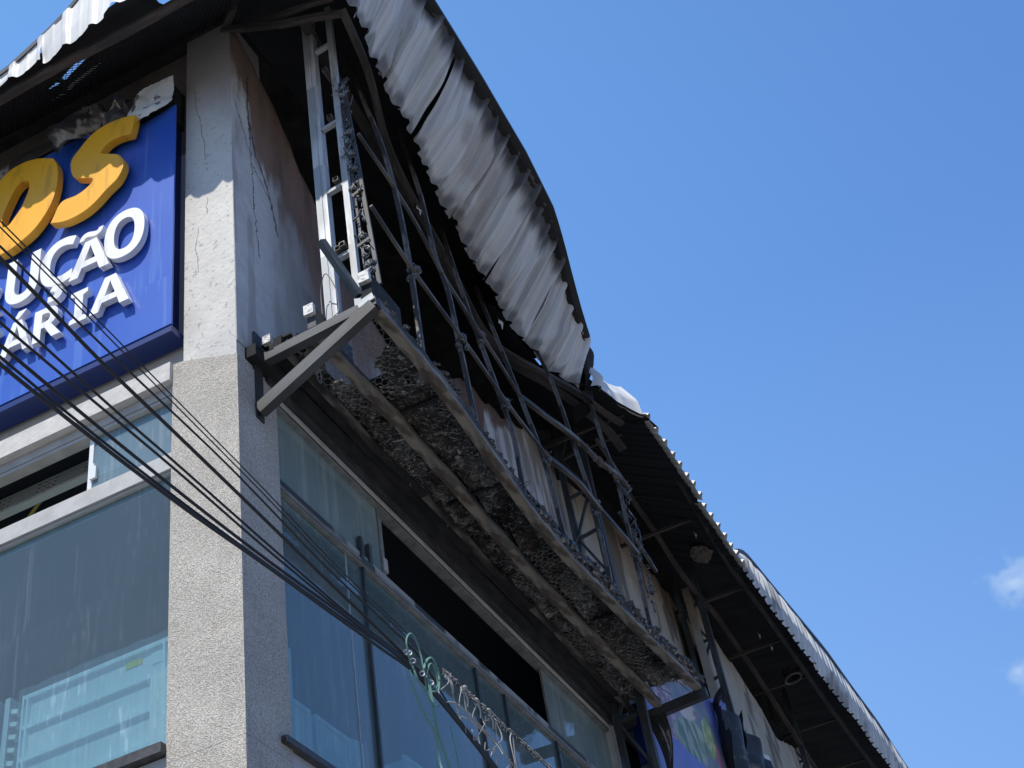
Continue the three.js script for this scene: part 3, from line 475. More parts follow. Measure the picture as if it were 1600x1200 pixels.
  text('R', -2.28, -1.95, 9.43, .37); text('U', -1.92, -1.61, 9.42, .36); text('Ç', -1.595, -1.275, 9.405, .35); text('Ã', -1.315, -.95, 9.36, .36); text('O', -1.005, -.645, 9.36, .355);
  text('I', -2.06, -1.93, 8.91, .33); text('Á', -1.90, -1.62, 8.885, .325); text('R', -1.60, -1.35, 8.875, .325); text('I', -1.275, -1.125, 8.885, .32); text('A', -1.10, -.755, 8.88, .33);
  // torn vinyl along the upper edge
  const flap = (pts, m, k, amp) => {
    const s = new THREE.Shape(pts.map(p => new THREE.Vector2(...p))); let g3 = new THREE.ShapeGeometry(s); const bb = new THREE.Box2().setFromPoints(pts.map(p => new THREE.Vector2(...p)));
    const inside = (x, y) => { let r = false; for (let i = 0, j = pts.length - 1; i < pts.length; j = i++) if ((pts[i][1] > y) !== (pts[j][1] > y) && x < (pts[j][0] - pts[i][0]) * (y - pts[i][1]) / (pts[j][1] - pts[i][1]) + pts[i][0]) r = !r; return r; };
    const w = bb.max.x - bb.min.x, h = bb.max.y - bb.min.y, nx = Math.ceil(w / .008), ny = Math.ceil(h / .008);
    return grid(nx, ny, (a, t) => { const x = bb.min.x + a * w, y = bb.min.y + t * h; return [new THREE.Vector3(x, y, 
      .14 + amp * (1.1 * fbm(x * 3.2, y * 3.2, 2, k) + .45 * Math.abs(fbm(x * 5 + 3, y * 5, 2, k + 3) - .5) * 2 - .45)), x, y]; }, (a, t) => !inside(bb.min.x + a * w, bb.min.y + t * h));
  };
  part('torn_vinyl', flap([[-.43, 11.29], [-.42, 11.1], [-.44, 10.97], [-.56, 10.9], [-.76, 10.88], [-.88, 11.0], [-.89, 11.16], [-.85, 11.3], [-.72, 11.33]], M.paleVinyl, 801, .10), M.paleVinyl, sign);
  part('torn_vinyl', flap([[-.86, 11.34], [-.89, 11.05], [-1.0, 10.98], [-1.12, 11.1], [-1.25, 11.1], [-1.36, 11.05], [-1.46, 10.98], [-1.52, 10.92], [-1.58, 11.2], [-1.60, 11.40], [-1.47, 11.5], [-1.25, 11.46], [-1.05, 11.42]], M.charredVinyl, 811, .30), M.charredVinyl, sign);
  part('torn_vinyl', flap([[-1.56, 11.3], [-1.9, 11.12], [-2.4, 11.1], [-4.5, 11.05], [-4.5, 11.2], [-2.4, 11.28], [-1.9, 11.33]], M.charredVinyl, 821, .05), M.charredVinyl, sign);
}

// ================================================================ BURNT LEDGE ON THE LONG SIDE
const shelf = thing('sign_platform', 'burnt steel ledge of long beams and wire mesh cantilevered off the side wall', 'platform', [0, 8.15, -.25]);
const soft = (tab, x) => (lerpTab(tab, x - .7) + 2 * lerpTab(tab, x - .35) + 2 * lerpTab(tab, x) + 2 * lerpTab(tab, x + .35) + lerpTab(tab, x + .7)) / 8;
const beamD = [[.2, .905], [1.31, .915], [2.21, .865], [3.21, .825], [3.84, .845], [5.29, .875], [6.75, .915]], beamH = [[.2, 8.235], [.86, 8.24], [1.31, 8.24], [2.21, 8.15], [3.21, 8.075], [3.84, 8.10], [5.29, 8.165], [6.75, 8.245]];
{
  const run = f => { const a = []; for (let s = .27; s <= 6.76; s += .15) a.push(f(s)); return a; };
  const outer = part('outer_beam', [bar(run(s => P(s, soft(beamH, s) + .004 * Math.sin(s * 17), soft(beamD, s) + .003 * Math.sin(s * 23))), .085, .10)], M.beam, shelf);
  part('end_cap', [sbox(.165, .2, 8.38, 8.475, .86, .945)], M.cap, outer);
  const middle = part('middle_beam', [bar(run(s => P(s, 8.178 + .018 * Math.sin(s * 1.3) + .004 * Math.sin(s * 19), .4625 + .012 * Math.sin(s * 1.1) + .003 * Math.sin(s * 15))), .08, .075)], M.beam, shelf);
  part('end_cap', [sbox(.165, .2, 8.315, 8.405, .43, .505)], M.cap, middle);
  part('beam_end', [sbox(.2, .62, 8.27, 8.475, .865, .94)], M.soot, outer); part('beam_end', [sbox(.2, .7, 8.215, 8.40, .435, .50)], M.darkSteel, middle);
  const inner = part('inner_beam', [bar(run(s => P(s, 8.285, .13 + .01 * Math.sin(s * 2))), .10, .14)], M.soot, shelf);
  part('end_cap', [sbox(.165, .2, 8.23, 8.30, .10, .16)], M.cap, inner);
  part('angle_rail', [bar(run(s => P(s, 8.20 + .006 * Math.sin(s * 7), .20 + .01 * Math.sin(s * 3))), .055, .03)], M.charBeam = mat({ roughness: .9, map: colourTex(1, 2, 256, 512, (u, v) => mix3([.018, .017, .016], [.17, .15, .13], smooth(.45, .75, fbm(u * 6, v * 2.4, 5, 167)))) }), shelf);
  part('backing_strip', [sbox(.3, 6.7, 8.36, 8.375, .002, .24)], M.soot, shelf);
  // near bracket
  const bk = part('bracket', [bar([P(.235, 8.145, -.0), P(.235, 8.20, .96)], .07, .075)], M.darkSteel, shelf);
  part('brace', [bar([P(.215, 7.70, .03), P(.215, 8.16, .94)], .07, .095)], M.darkSteel, bk);
  part('wall_shoe', [sbox(.19, .28, 7.64, 8.42, -.02, .022)], M.darkSteel, bk);
  part('brace_plate', [bar([P(.192, 8.205, .83), P(.192, 8.235, .95)], .012, .06)], M.paleSteel, bk);
  part('channel_stub', [bar([P(.10, 8.36, -.035), P(.10, 8.64, -.045)], .07, .055), sbox(.06, .14, 8.30, 8.42, -.075, .0)], M.darkSteel, bk);
  part('end_cap', [sbox(.035, .06, 8.32, 8.42, -.08, .0)], M.cap, bk); part('end_cap', [sbox(.04, .06, 8.53, 8.60, -.075, -.03)], M.cap, bk);
  // far bracket
  part('bracket', [bar([P(6.78, 8.10, -.1), P(6.78, 8.16, .98)], .08, .10)], M.darkSteel, shelf);
  part('deck_board', [sbox(1.15, 6.7, 8.47, 8.49, .05, .78)], M.black, shelf);
  for (const s of [1.4, 2.6, 3.8, 5.0, 6.1]) part('cross_bar', [bar([P(s, 8.29, .02), P(s, 8.29, .8)], .03, .03)], M.soot, shelf);
  // hexagonal wire under the ledge
  const gs = [], a = .034, dx = a * 1.5, dz = a * Math.sqrt(3); const at = (s, d) => P(s + .01 * Math.sin(d * 17), 8.262 + .03 * (fbm(s * 3, d * 3, 2, 831) - .5) - .02 * Math.sin(d * 5), d);
  const seg = (s0, d0, s1, d1) => { if (s0 > 1.2 && fbm(s0 * 2.1, d0 * 3.4, 3, 833) < .50 + .14 * smooth(1.2, 2.6, s0)) return; if (s0 < .28 || s0 > 6.7 || d0 < .03 || d0 > .86 || d1 < .02 || d1 > .88) return; const j = () => rr(-.006, .006); gs.push(bar([at(s0 + j(), d0 + j()), at(s1 + j(), d1 + j())], .0042, 0, undefined, 3)); };
  for (let i = 0; i < 130; i++) for (let j = 0; j < 16; j++) { const cs = .3 + i * dx, cd = .05 + j * dz + (i % 2) * dz / 2; seg(cs - a / 2, cd - dz / 2, cs + a / 2, cd - dz / 2); seg(cs + a / 2, cd - dz / 2, cs + a, cd); seg(cs + a, cd, cs + a / 2, cd + dz / 2); }
  part('wire_mesh', gs, M.wire, shelf).userData.kind = 'stuff';
  // loose wires at the near end
  part('loose_wire', [tube([P(.3, 8.40, .50), P(.26, 8.62, .53), P(.2, 8.66, .60), P(.22, 8.5, .66), P(.24, 8.3, .66), P(.2, 8.22, .64)], .004, 40), tube([P(.5, 8.2, .3), P(.5, 8.12, .34), P(.52, 8.02, .33), P(.55, 8.1, .29), P(.52, 8.16, .3)], .004, 40)], M.wire, shelf);
}
// charred filling lying on the mesh
{
  const slabs = [];
  for (const [d0, d1, from] of [[.15, .45, 1.1], [.47, .93, .9]]) slabs.push(grid(1100, 60, (a, t) => {
    const s = mix(.3, 6.62, a), d = mix(d0, d1, t); const n = fbm(s * 9, d * 9, 5, 841), r = Math.abs(fbm((d * .85 + s * .5) * 9, (s * .85 - d * .5) * 55, 3, 843) - .5) * 2;
    return [P(s + .02 * (fbm(s * 30, d * 30, 2, 845) - .5), 8.335 - .15 * (n - .42) - .16 * (fbm(s * 2.6, d * 4.5, 3, 849) - .5) - .06 * (1 - r) * n, Math.min(d, lerpTab(beamD, s) + .01)), s, d];
  }, (a, t) => { const s = mix(.3, 6.62, a), d = mix(d0, d1, t); return fbm(s * 2.6, d * 4, 3, 847) < .62 - .5 * smooth(from - .5, from + .6, s); }));
  M.char = mat({ roughness: .9, map: colourTex(2, 1, 2048, 1024, (u, v) => { const al = v * .85 + u * .5, ac = u * .85 - v * .5; const n = .45 * fbm(u * 9, v * 9, 5, 851) + .55 * fbm(al * 12, ac * 75, 4, 852), f = smooth(.60, .72, fbm(al * 22, ac * 120, 3, 853)), w = smooth(.60, .72, fbm(u * 3.4, v * 5, 4, 855)), b = smooth(.5, .7, fbm(u * 2.2 + 8, v * 4, 3, 857)); let c = mix3([.008, .008, .009], [.12, .113, .108], n * n * 1.6); c = mix3(c, [.22, .17, .125], b * .75 * n); c = mix3(c, [.55, .55, .54], clamp(f * .6 + w * n * .6)); return c; }), bumpMap: greyTex(1, 1, 512, 512, (u, v) => fbm(u * 40, v * 40, 4, 3)), bumpScale: .03 });
  single('charred_debris', slabs, M.char, 'crusted black and ash-grey burnt filling packed between the ledge beams', 'debris', null, 'stuff');
  // flakes and curled shreds hanging from it
  const shard = new THREE.BufferGeometry(); shard.setAttribute('position', new THREE.Float32BufferAttribute([0, 0, 0, 1, .15, .1, .55, .4, .5, 0, 0, 0, .55, .4, .5, .2, -.35, .45, .55, .4, .5, 1, .15, .1, .8, -.3, .4], 3)); shard.computeVertexNormals(); shard.setAttribute('uv', new THREE.Float32BufferAttribute(new Array(18).fill(0), 2));
  const N = 17000, im = new THREE.InstancedMesh(shard, mat({ roughness: .85, color: 0xffffff }), N), m4 = new THREE.Matrix4(), q = new THREE.Quaternion(), e = new THREE.Euler(), col = new THREE.Color(); let made = 0;
  while (made < N) {
    const s = rr(.5, 6.65), strip = rnd(), d = strip < .4 ? rr(.17, .43) : rr(.49, lerpTab(beamD, s) - .03); const n = fbm(s * 9, d * 9, 5, 841);
    if (fbm(s * 2.6, d * 4, 3, 847) < .64 - .5 * smooth(.6, 1.6, s)) continue;
    const fibre = rnd() < .72; if (fibre) e.set(rr(0, 6.3), rr(-.45, .45) - .53 + (rnd() < .25 ? rr(-1.4, 1.4) : 0), rr(-.5, .35)); else e.set(rr(0, 6.3), rr(0, 6.3), rr(0, 6.3)); q.setFromEuler(e); const z = rr(.007, .022) * (rnd() < .06 ? 2.2 : 1) * (fibre ? rr(2, 4.4) : 1);
    m4.compose(P(s, 8.325 - .15 * (n - .42) - .16 * (fbm(s * 2.6, d * 4.5, 3, 849) - .5) - rr(0, .06), d), q, new THREE.Vector3(z, fibre ? z * .07 : z * rr(.4, 1), fibre ? z * .09 : z)); im.setMatrixAt(made, m4);
    const ash = fbm(s * 3.4, d * 5, 4, 855), t = rnd(), b = t < .45 ? rr(.012, .06) : t < .82 ? rr(.07, .24) : rr(.28, .62) * (ash > .5 ? 1.2 : .8); const patch = .35 + 1.5 * smooth(.38, .66, fbm(s * 1.7 + 4, d * 3.2, 3, 859)); col.setRGB(b * patch * .68, b * patch * .65, b * patch * .62); im.setColorAt(made, col); made++;
  }
  im.name = 'charred_flakes'; im.userData = { kind: 'stuff', label: 'curled black and grey flakes hanging under the burnt ledge', category: 'debris' }; im.castShadow = im.receiveShadow = true; scene.add(im);
  // molten beads and charred lumps along the outer top edge
  const lumps = []; for (let i = 0; i < 420; i++) { const s = i < 90 ? rr(.3, 1.6) : rr(1.6, 6.75), big = s > 3 ? rr(.02, .055) : rr(.008, .022), g = new THREE.IcosahedronGeometry(big, 1); const p = g.attributes.position; for (let k = 0; k < p.count; k++) { const f = .6 + .8 * hash(Math.round(p.getX(k) * 900), Math.round(p.getY(k) * 900) + i * 13, Math.round(p.getZ(k) * 900)); p.setXYZ(k, p.getX(k) * f, p.getY(k) * f * .8, p.getZ(k) * f * 1.3); } g.computeVertexNormals(); g.translate(lerpTab(beamD, s) + rr(-.02, .05), lerpTab(beamH, s) + .065 + rr(-.02, .02) * (s > 3 ? 2.4 : 1), -s); lumps.push(g); }
  single('burnt_residue', lumps, M.charredVinyl, 'knobbly melted residue crusted along the outer edge of the ledge', 'debris', null, 'stuff');
}

// ================================================================ STEEL FRAMES ON THE LEDGE
const ladder = thing('ladder_post', 'tall pale steel ladder post half in sunlight at the near end of the ledge', 'post', [.62, 8.3, -.35]);
{
  part('wide_post', [sbox(.335, .405, 8.15, 12.0, .505, .60)], M.paleSteel, ladder);
  part('post_rib', [sbox(.327, .334, 8.15, 12.0, .545, .56)], M.paleSteel, ladder);
  part('slim_post', [sbox(.335, .38, 8.35, 12.0, .735, .785)], M.paleSteel, ladder);
  for (const h of [8.92, 9.66, 10.42, 11.46]) part('rung', [bar([P(.355, h, .605), P(.355, h + .02, .735)], .04, .03)], M.paleSteel, ladder);
  for (const [h, d] of [[9.72, .70], [10.48, .70], [11.1, .70], [8.98, .66], [9.0, .70]]) part('tube_stub', [openTube(P(.30, h, d), P(.42, h, d), .045)], M.pipe, ladder);
  // burnt sign edge beside the slim post
  part('burnt_channel', [bar(curve([P(.36, 8.5, .93), P(.36, 9.2, .90), P(.36, 9.9, .87), P(.36, 10.5, .84), P(.36, 10.92, .82)], 20), .018, .03), bar([P(.36, 8.5, .84), P(.36, 9.4, .82), P(.36, 10.9, .79)], .012, .02)], M.darkSteel, ladder);
  for (const [h, w] of [[8.55, .1], [8.95, .1], [9.5, .09], [9.78, .08], [10.1, .07], [10.55, .06], [10.88, .08]]) part('tie', [bar([P(.35, h, .80), P(.35, h + .03, .80 + w)], .02, .03)], M.darkSteel, ladder);
  const w = []; for (let i = 0; i < 60; i++) { const h = rr(8.5, 10.9), d = .86 - (h - 8.5) * .028; const p0 = P(rr(.33, .39), h, d + rr(-.045, .05)); w.push(tube([p0, p0.clone().add(new THREE.Vector3(rr(-.04, .04), rr(-.05, .05), rr(-.03, .03))), p0.clone().add(new THREE.Vector3(rr(-.05, .05), rr(-.12, .1), rr(-.03, .03)))], rr(.003, .007), 6, 4)); }
  for (let i = 0; i < 46; i++) { const h = rr(8.5, 10.85), g = new THREE.IcosahedronGeometry(rr(.014, .034), 0); g.scale(1, rr(.8, 2.2), 1); g.rotateZ(rr(0, 3)); g.translate(.865 - (h - 8.5) * .028 + rr(-.03, .035), h, -.355 + rr(-.02, .02)); w.push(g); }
  part('melted_remains', w, M.charredAsh = mat({ roughness: .55, map: colourTex(.5, .5, 256, 256, (u, v) => mix3([.02, .022, .025], [.42, .43, .44], smooth(.45, .75, fbm(u * 22, v * 22, 4, 861)))) }), ladder);
}
function openTube(a, b, w) { // a short open square tube from a to b
  const d = b.clone().sub(a).normalize(), up = Math.abs(d.y) > .9 ? new THREE.Vector3(1, 0, 0) : new THREE.Vector3(0, 1, 0), s = d.clone().cross(up).normalize(), u = s.clone().cross(d), t = .006, gs = [];
  for (const [ox, oy, ww, hh] of [[-(w - t) / 2, 0, t, w], [(w - t) / 2, 0, t, w], [0, (w - t) / 2, w - 2 * t, t], [0, -(w - t) / 2, w - 2 * t, t]]) gs.push(bar([a.clone().addScaledVector(s, ox).addScaledVector(u, oy), b.clone().addScaledVector(s, ox).addScaledVector(u, oy)], ww, hh, up));
  return merge(gs);
}
single('loose_tube', [openTube(P(-.02, 8.72, .71), P(.20, 8.30, .84), .05)], M.trussSteel, 'dark open-ended square tube jutting towards the corner across the ladder post', 'tube');

const frame = thing('billboard_frame', 'burnt billboard frame of leaning posts and sagging rails standing on the ledge', 'frame', [.9, 8.4, -.9]);
{
  const posts = [
    [.93, [[.62, 12.1], [.73, 11.36], [.85, 10.59], [.91, 9.83], [.93, 9.09], [.93, 8.28]]],
    [1.81, [[.64, 12.0], [.75, 11.05], [.80, 10.18], [.86, 9.72], [.88, 9.12], [.91, 8.22]]],
    [2.75, [[.54, 11.56], [.60, 10.98], [.68, 10.26], [.75, 9.75], [.82, 9.16], [.86, 8.8], [.85, 8.12]]],
    [3.65, [[.46, 11.6], [.52, 11.18], [.59, 10.71], [.69, 9.99], [.79, 9.19], [.82, 8.65], [.83, 8.1]]],
    [4.6, [[.63, 11.5], [.75, 10.83], [.82, 10.04], [.88, 9.17], [.88, 8.55], [.86, 8.15]]],
    [5.55, [[.80, 11.55], [.84, 11.21], [.88, 10.56], [.92, 10.15], [.91, 9.38], [.89, 8.2]]]];
  for (const [s, q] of posts) part('post', [bar(curve(q.map(([d, h]) => P(s, h, d)), 24), .036, .030, new THREE.Vector3(0, 0, 1))], M.pipe, frame);
  const r = q => curve(q.map(([s, d, h]) => P(s, h, d + .045)), 50);
  part('rail', [bar(r([[.36, .86, 10.18], [.93, .85, 10.12], [1.3, .84, 10.03], [1.81, .79, 9.95], [2.75, .71, 10.01], [3.65, .65, 9.99]]), .024, .031)], M.pipe, frame);
  part('rail', [bar(r([[3.65, .65, 9.99], [4.1, .73, 10.01], [4.6, .82, 10.04], [5.1, .86, 10.07], [5.55, .91, 10.14]]), .035, .05)], M.pipe, frame, 'crusted bent rail');
  part('rail', [bar(r([[.36, .89, 9.32], [.93, .92, 9.09], [1.81, .88, 9.12], [2.75, .82, 9.16], [3.65, .79, 9.19]]), .024, .031)], M.pipe, frame);
  part('rail', [bar(r([[3.65, .79, 9.19], [4.2, .85, 9.24], [4.6, .88, 9.17], [5.1, .9, 9.16], [5.55, .90, 9.17]]), .035, .05)], M.pipe, frame);
  for (const [s, d, h] of [[.93, .93, 9.09], [1.81, .89, 9.12], [2.75, .83, 9.16], [3.65, .80, 9.19], [4.6, .88, 9.17], [5.55, .91, 9.17], [5.55, .92, 10.14], [2.75, .72, 10.0]]) {
    const gs = []; for (let i = 0; i < 9; i++) { const g = new THREE.IcosahedronGeometry(rr(.016, .034), 0); g.scale(1, rr(.7, 1.7), 1); g.rotateX(rr(0, 3)); g.translate(d + rr(-.02, .05), h + rr(-.07, .07), -s + rr(-.04, .04)); gs.push(g); } for (let i = 0; i < 4; i++) { const p0 = P(s + rr(-.03, .03), h + rr(-.05, .05), d + .02); gs.push(tube([p0, p0.clone().add(new THREE.Vector3(rr(0, .07), rr(-.03, .05), rr(-.05, .05)))], .004, 3, 4)); }
    part('clamp', gs, M.charredAsh, frame);
  }
  const cr = []; for (let i = 0; i < 40; i++) { const s = rr(4.4, 5.5), g = new THREE.IcosahedronGeometry(rr(.014, .03), 0); g.scale(1, .8, rr(1, 2.2)); g.translate(lerpTab([[4.1, .77], [4.6, .86], [5.55, .95]], s) + rr(-.015, .015), 10.05 + rr(-.03, .03), -s); cr.push(g); }
  part('rust_crust', cr, M.crust = flat(.13, .10, .085, { roughness: 1 }), frame).userData.kind = 'stuff';
  part('spare_rail', [bar([P(5.6, 10.75, .80), P(6.5, 10.62, .80)], .03, .035)], M.pipe, frame); part('spare_rail', [bar([P(5.55, 9.72, .86), P(6.4, 9.45, .88)], .03, .035)], M.pipe, frame);
  const lad = []; for (let i = 0; i < 46; i++) { const h = rr(8.6, 10.1), p0 = P(5.62 + rr(-.04, .06), h, .95 + rr(-.03, .04)); lad.push(tube([p0, p0.clone().add(new THREE.Vector3(rr(-.04, .04), rr(-.07, .07), rr(-.06, .06))), p0.clone().add(new THREE.Vector3(rr(-.05, .05), rr(-.16, .1), rr(-.06, .06)))], rr(.004, .01), 5, 4)); }
  part('melted_remains', lad, M.charredAsh, frame);
}

// ================================================================ TRUSS COLUMNS
const truss = thing('truss_column', 'dark green lattice column against the burnt white wall at the far end of the ledge', 'column', [.22, 5, -6.45], 'lattice columns along the side wall');
{
  part('chord', [sbox(6.42, 6.48, 5, 12.05, .06, .125)], M.trussSteel, truss); part('chord', [sbox(6.41, 6.49, 5, 12.05, .34, .42)], M.trussSteel, truss);
  for (let i = 0, h = 5.2; h < 11.8; i++, h += .56) { part('rung', [bar([P(6.45, h, .125), P(6.45, h + .03, .34)], .03, .035)], M.trussSteel, truss); part('diagonal', [bar(i % 2 ? [P(6.45, h + .05, .125), P(6.45, h + .53, .34)] : [P(6.45, h + .53, .125), P(6.45, h + .06, .34)], .025, .03)], M.trussSteel, truss); }
  for (const [s, label] of [[10.5, 'dark green lattice column above the torn blue banner, second from the corner'], [15.0, 'dark green lattice column beyond the torn banner, farthest from the corner']]) { const c = truss.clone(); c.name = numbered('truss_column'); c.position.z = -s; c.position.x += .02; c.userData = { ...truss.userData, label }; scene.add(c); }
}

// ================================================================ TORN BANNER
{
  const banner = thing('torn_banner', 'torn blue printed banner with a blurred portrait and charred edge past the ledge', 'banner', [.4, 6, -8]);
  M.print = mat({
    roughness: .5, map: colourTex(8, 5, 1024, 640, (u, v) => {
      const s = u + 6, h = v + 5; const n = fbm(s * 3, h * 3, 4, 901), f = fbm(s * 9, h * 9, 4, 903);
      let c = mix3([.10, .14, .44], [.17, .21, .50], n);
      const e = (cs, ch, rs, rh, k = 0) => { const x = s - cs, y = h - ch - .3 * x; return smooth(1.15, .8, Math.hypot(x / rs, y / rh) + (f - .5) * k); };
      const pic = smooth(8.10, 8.14, h) * smooth(7.08, 7.12, s) * smooth(9.4, 9.3, s + (h - 8.4) * .6);
      let q = mix3([.10, .12, .17], [.24, .26, .30], f);
      q = mix3(q, mix3([.20, .13, .17], [.40, .30, .36], smooth(.45, .6, fbm(s * 14, h * 14, 3, 902))), smooth(7.85, 7.6, s + (n - .5) * .3));
      q = mix3(q, mix3([.10, .16, .10], [.36, .42, .30], smooth(.4, .7, fbm(s * 11 + h * 5, h * 5, 4, 904))), e(8.05, 8.36, .55, .3, .6));
      q = mix3(q, mix3([.24, .32, .10], [.52, .56, .26], smooth(.4, .65, fbm(s * 16, h * 16, 3, 906))), e(8.72, 8.62, .2, .26, .7));
      q = mix3(q, [.46, .17, .25], .8 * e(8.95, 8.36, .12, .3, .4)); q = mix3(q, [.60, .50, .52], .6 * e(9.12, 8.3, .05, .25, .4));
      q = mix3(q, mix3([.44, .34, .30], [.64, .55, .48], n), e(8.2, 8.78, .30, .12, .35)); q = mix3(q, [.24, .15, .13], .8 * e(8.44, 8.84, .07, .05, .9));
      c = mix3(c, q, pic);
      c = mix3(c, mix3([.34, .30, .36], [.52, .48, .52], f), e(7.45, 8.92, .22, .2, .6) * .7);
      const burn = smooth(9.55, 10.2, s + (h - 9) * .35 + (fbm(s * 3, h * 3, 4, 907) - .5) * 1.5); c = mix3(c, mix3([.012, .012, .013], [.30, .27, .24], smooth(.55, .72, f)), burn);
      return c;
    })
  });
  const tops = [[6.75, 8.35], [7.3, 8.75], [7.8, 8.97], [8.5, 9.2], [9.35, 9.42], [10, 9.48], [11, 9.58], [11.6, 9.4], [12.5, 9.2]];
  const g = grid(110, 60, (a, t) => { const s = mix(6.75, 12.5, a), top = lerpTab(tops, s) + .12 * (fbm(s * 5, 0, 3, 911) - .5), h = mix(5.3, top, t); return [P(s, h, lerpTab([[6.75, .33], [7.6, .38], [9, .45], [12.5, .5]], s) + .06 * (fbm(s * 2, h * 2, 3, 913) - .5) + (s > 9.5 ? .16 * (fbm(s * 4, h * 4, 3, 915) - .5) : 0)), s - 6, h - 5]; }, (a, t) => { const s = mix(6.75, 12.5, a); return t > .75 && s > 9.3 && fbm(s * 4, t * 9, 3, 917) < .42; });
  part('printed_sheet', g, M.print, banner);
  part('banner_return', [grid(4, 20, (a, t) => { const h = mix(5.3, 8.3, t); return [P(6.72 + .03 * a, h, .33 - .18 * a), a, h]; })], M.blueSide, banner);
  M.charredBanner = mat({ roughness: .5, map: colourTex(1, 1, 512, 512, (u, v) => { const n = fbm(u * 5, v * 5, 5, 981), w = smooth(.60, .74, fbm(u * 9 + 4, v * 4, 4, 983)); return mix3(mix3([.010, .010, .012], [.05, .047, .045], n), mix3([.38, .36, .33], [.22, .12, .06], smooth(.4, .6, fbm(u * 3, v * 3, 3, 985))), w * .55); }) });
  const drape = (s0, w, h0, h1, k) => grid(40, 50, (a, t) => { const s = s0 + w * a + .12 * (fbm(t * 4, a * 2, 3, k) - .5), h = mix(h0, h1, t) - .35 * a; return [P(s, h, .56 + .10 * Math.sin(a * 9 + t * 3 + k) + .10 * (fbm(a * 4, t * 5, 3, k + 2) - .5)), s, h]; }, (a, t) => fbm(a * 3 + k, t * 5, 3, k + 4) < .36 + .3 * (Math.abs(a - .5) > .42 ? 1 : 0));
  part('charred_shred', drape(9.0, .8, 9.45, 6.9, 931), M.charredBanner, banner); part('charred_shred', drape(9.95, .8, 9.45, 7.4, 951), M.charredBanner, banner); part('charred_shred', drape(10.6, .6, 9.3, 7.6, 971), M.charredBanner, banner);
  part('pale_strip', grid(6, 20, (a, t) => { const s = 11.1 + .5 * t + .18 * a; return [P(s, mix(9.35, 8.6, t), .52 + .05 * Math.sin(t * 5 + a * 2)), s, t]; }), M.paleVinyl, banner);
  // torn strip hanging from the far bracket
  const strip = grid(6, 30, (a, t) => { const w = mix(.20, .03, smooth(0, .6, t)); return [P(6.74 - .04 * t, mix(8.1, 6.7, t), .42 + (a - .5) * w + .04 * Math.sin(t * 6)), a, t]; });
  single('hanging_shred', [strip], M.charredVinyl, 'narrow charred strip of sheet hanging below the far bracket', 'shred');
}
// burnt insulation and a lamp under the far eave
{
  const g = new THREE.IcosahedronGeometry(.22, 3), p = g.attributes.position; for (let i = 0; i < p.count; i++) { const n = .7 + .6 * fbm(p.getX(i) * 14 + 5, p.getZ(i) * 14 + p.getY(i) * 9, 3, 921); p.setXYZ(i, p.getX(i) * n * .6, p.getY(i) * n * .16, p.getZ(i) * n * .95); } g.computeVertexNormals(); g.translate(.82, 11.36, -9.35);
  single('insulation_clump', [metreUV(g)], mat({ roughness: 1, map: colourTex(.4, .4, 256, 256, (u, v) => mix3([.02, .018, .016], [.15, .13, .105], fbm(u * 40, v * 40, 3, 923))) }), 'singed brown clump of insulation hanging under the far eave', 'insulation');
  const l = thing('soffit_lamp', 'round recessed lamp dangling under the dark far eave', 'lamp', [.86, 11.35, -13.3]);
  const ring = new THREE.TorusGeometry(.13, .022, 10, 30); ring.rotateX(Math.PI / 2); ring.rotateZ(.2); ring.translate(.86, 11.33, -13.3); part('ring', [ring], M.darkSteel, l);
  const can = new THREE.CylinderGeometry(.14, .1, .12, 24, 1, true); can.translate(.86, 11.4, -13.3); part('housing', [can], M.soot, l);
}
{ // scraps caught along the mid eave
  const scrap = []; for (const [s, h, d, z] of [[2.1, 11.2, .6, .05], [3.9, 11.24, .56, .06], [8.9, 11.37, .9, .04], [11.9, 11.4, .8, .05], [12.3, 11.37, .85, .05]]) scrap.push(grid(4, 4, (a, t) => [P(s + (a - .5) * z * 2, h + (t - .5) * z * 1.6, d + .01 * Math.sin(a * 5 + t * 3)), a, t]));
  single('paper_scraps', scrap, M.paleVinyl, 'pale torn scraps caught in the blackened eave', 'scraps', null, 'stuff');
}

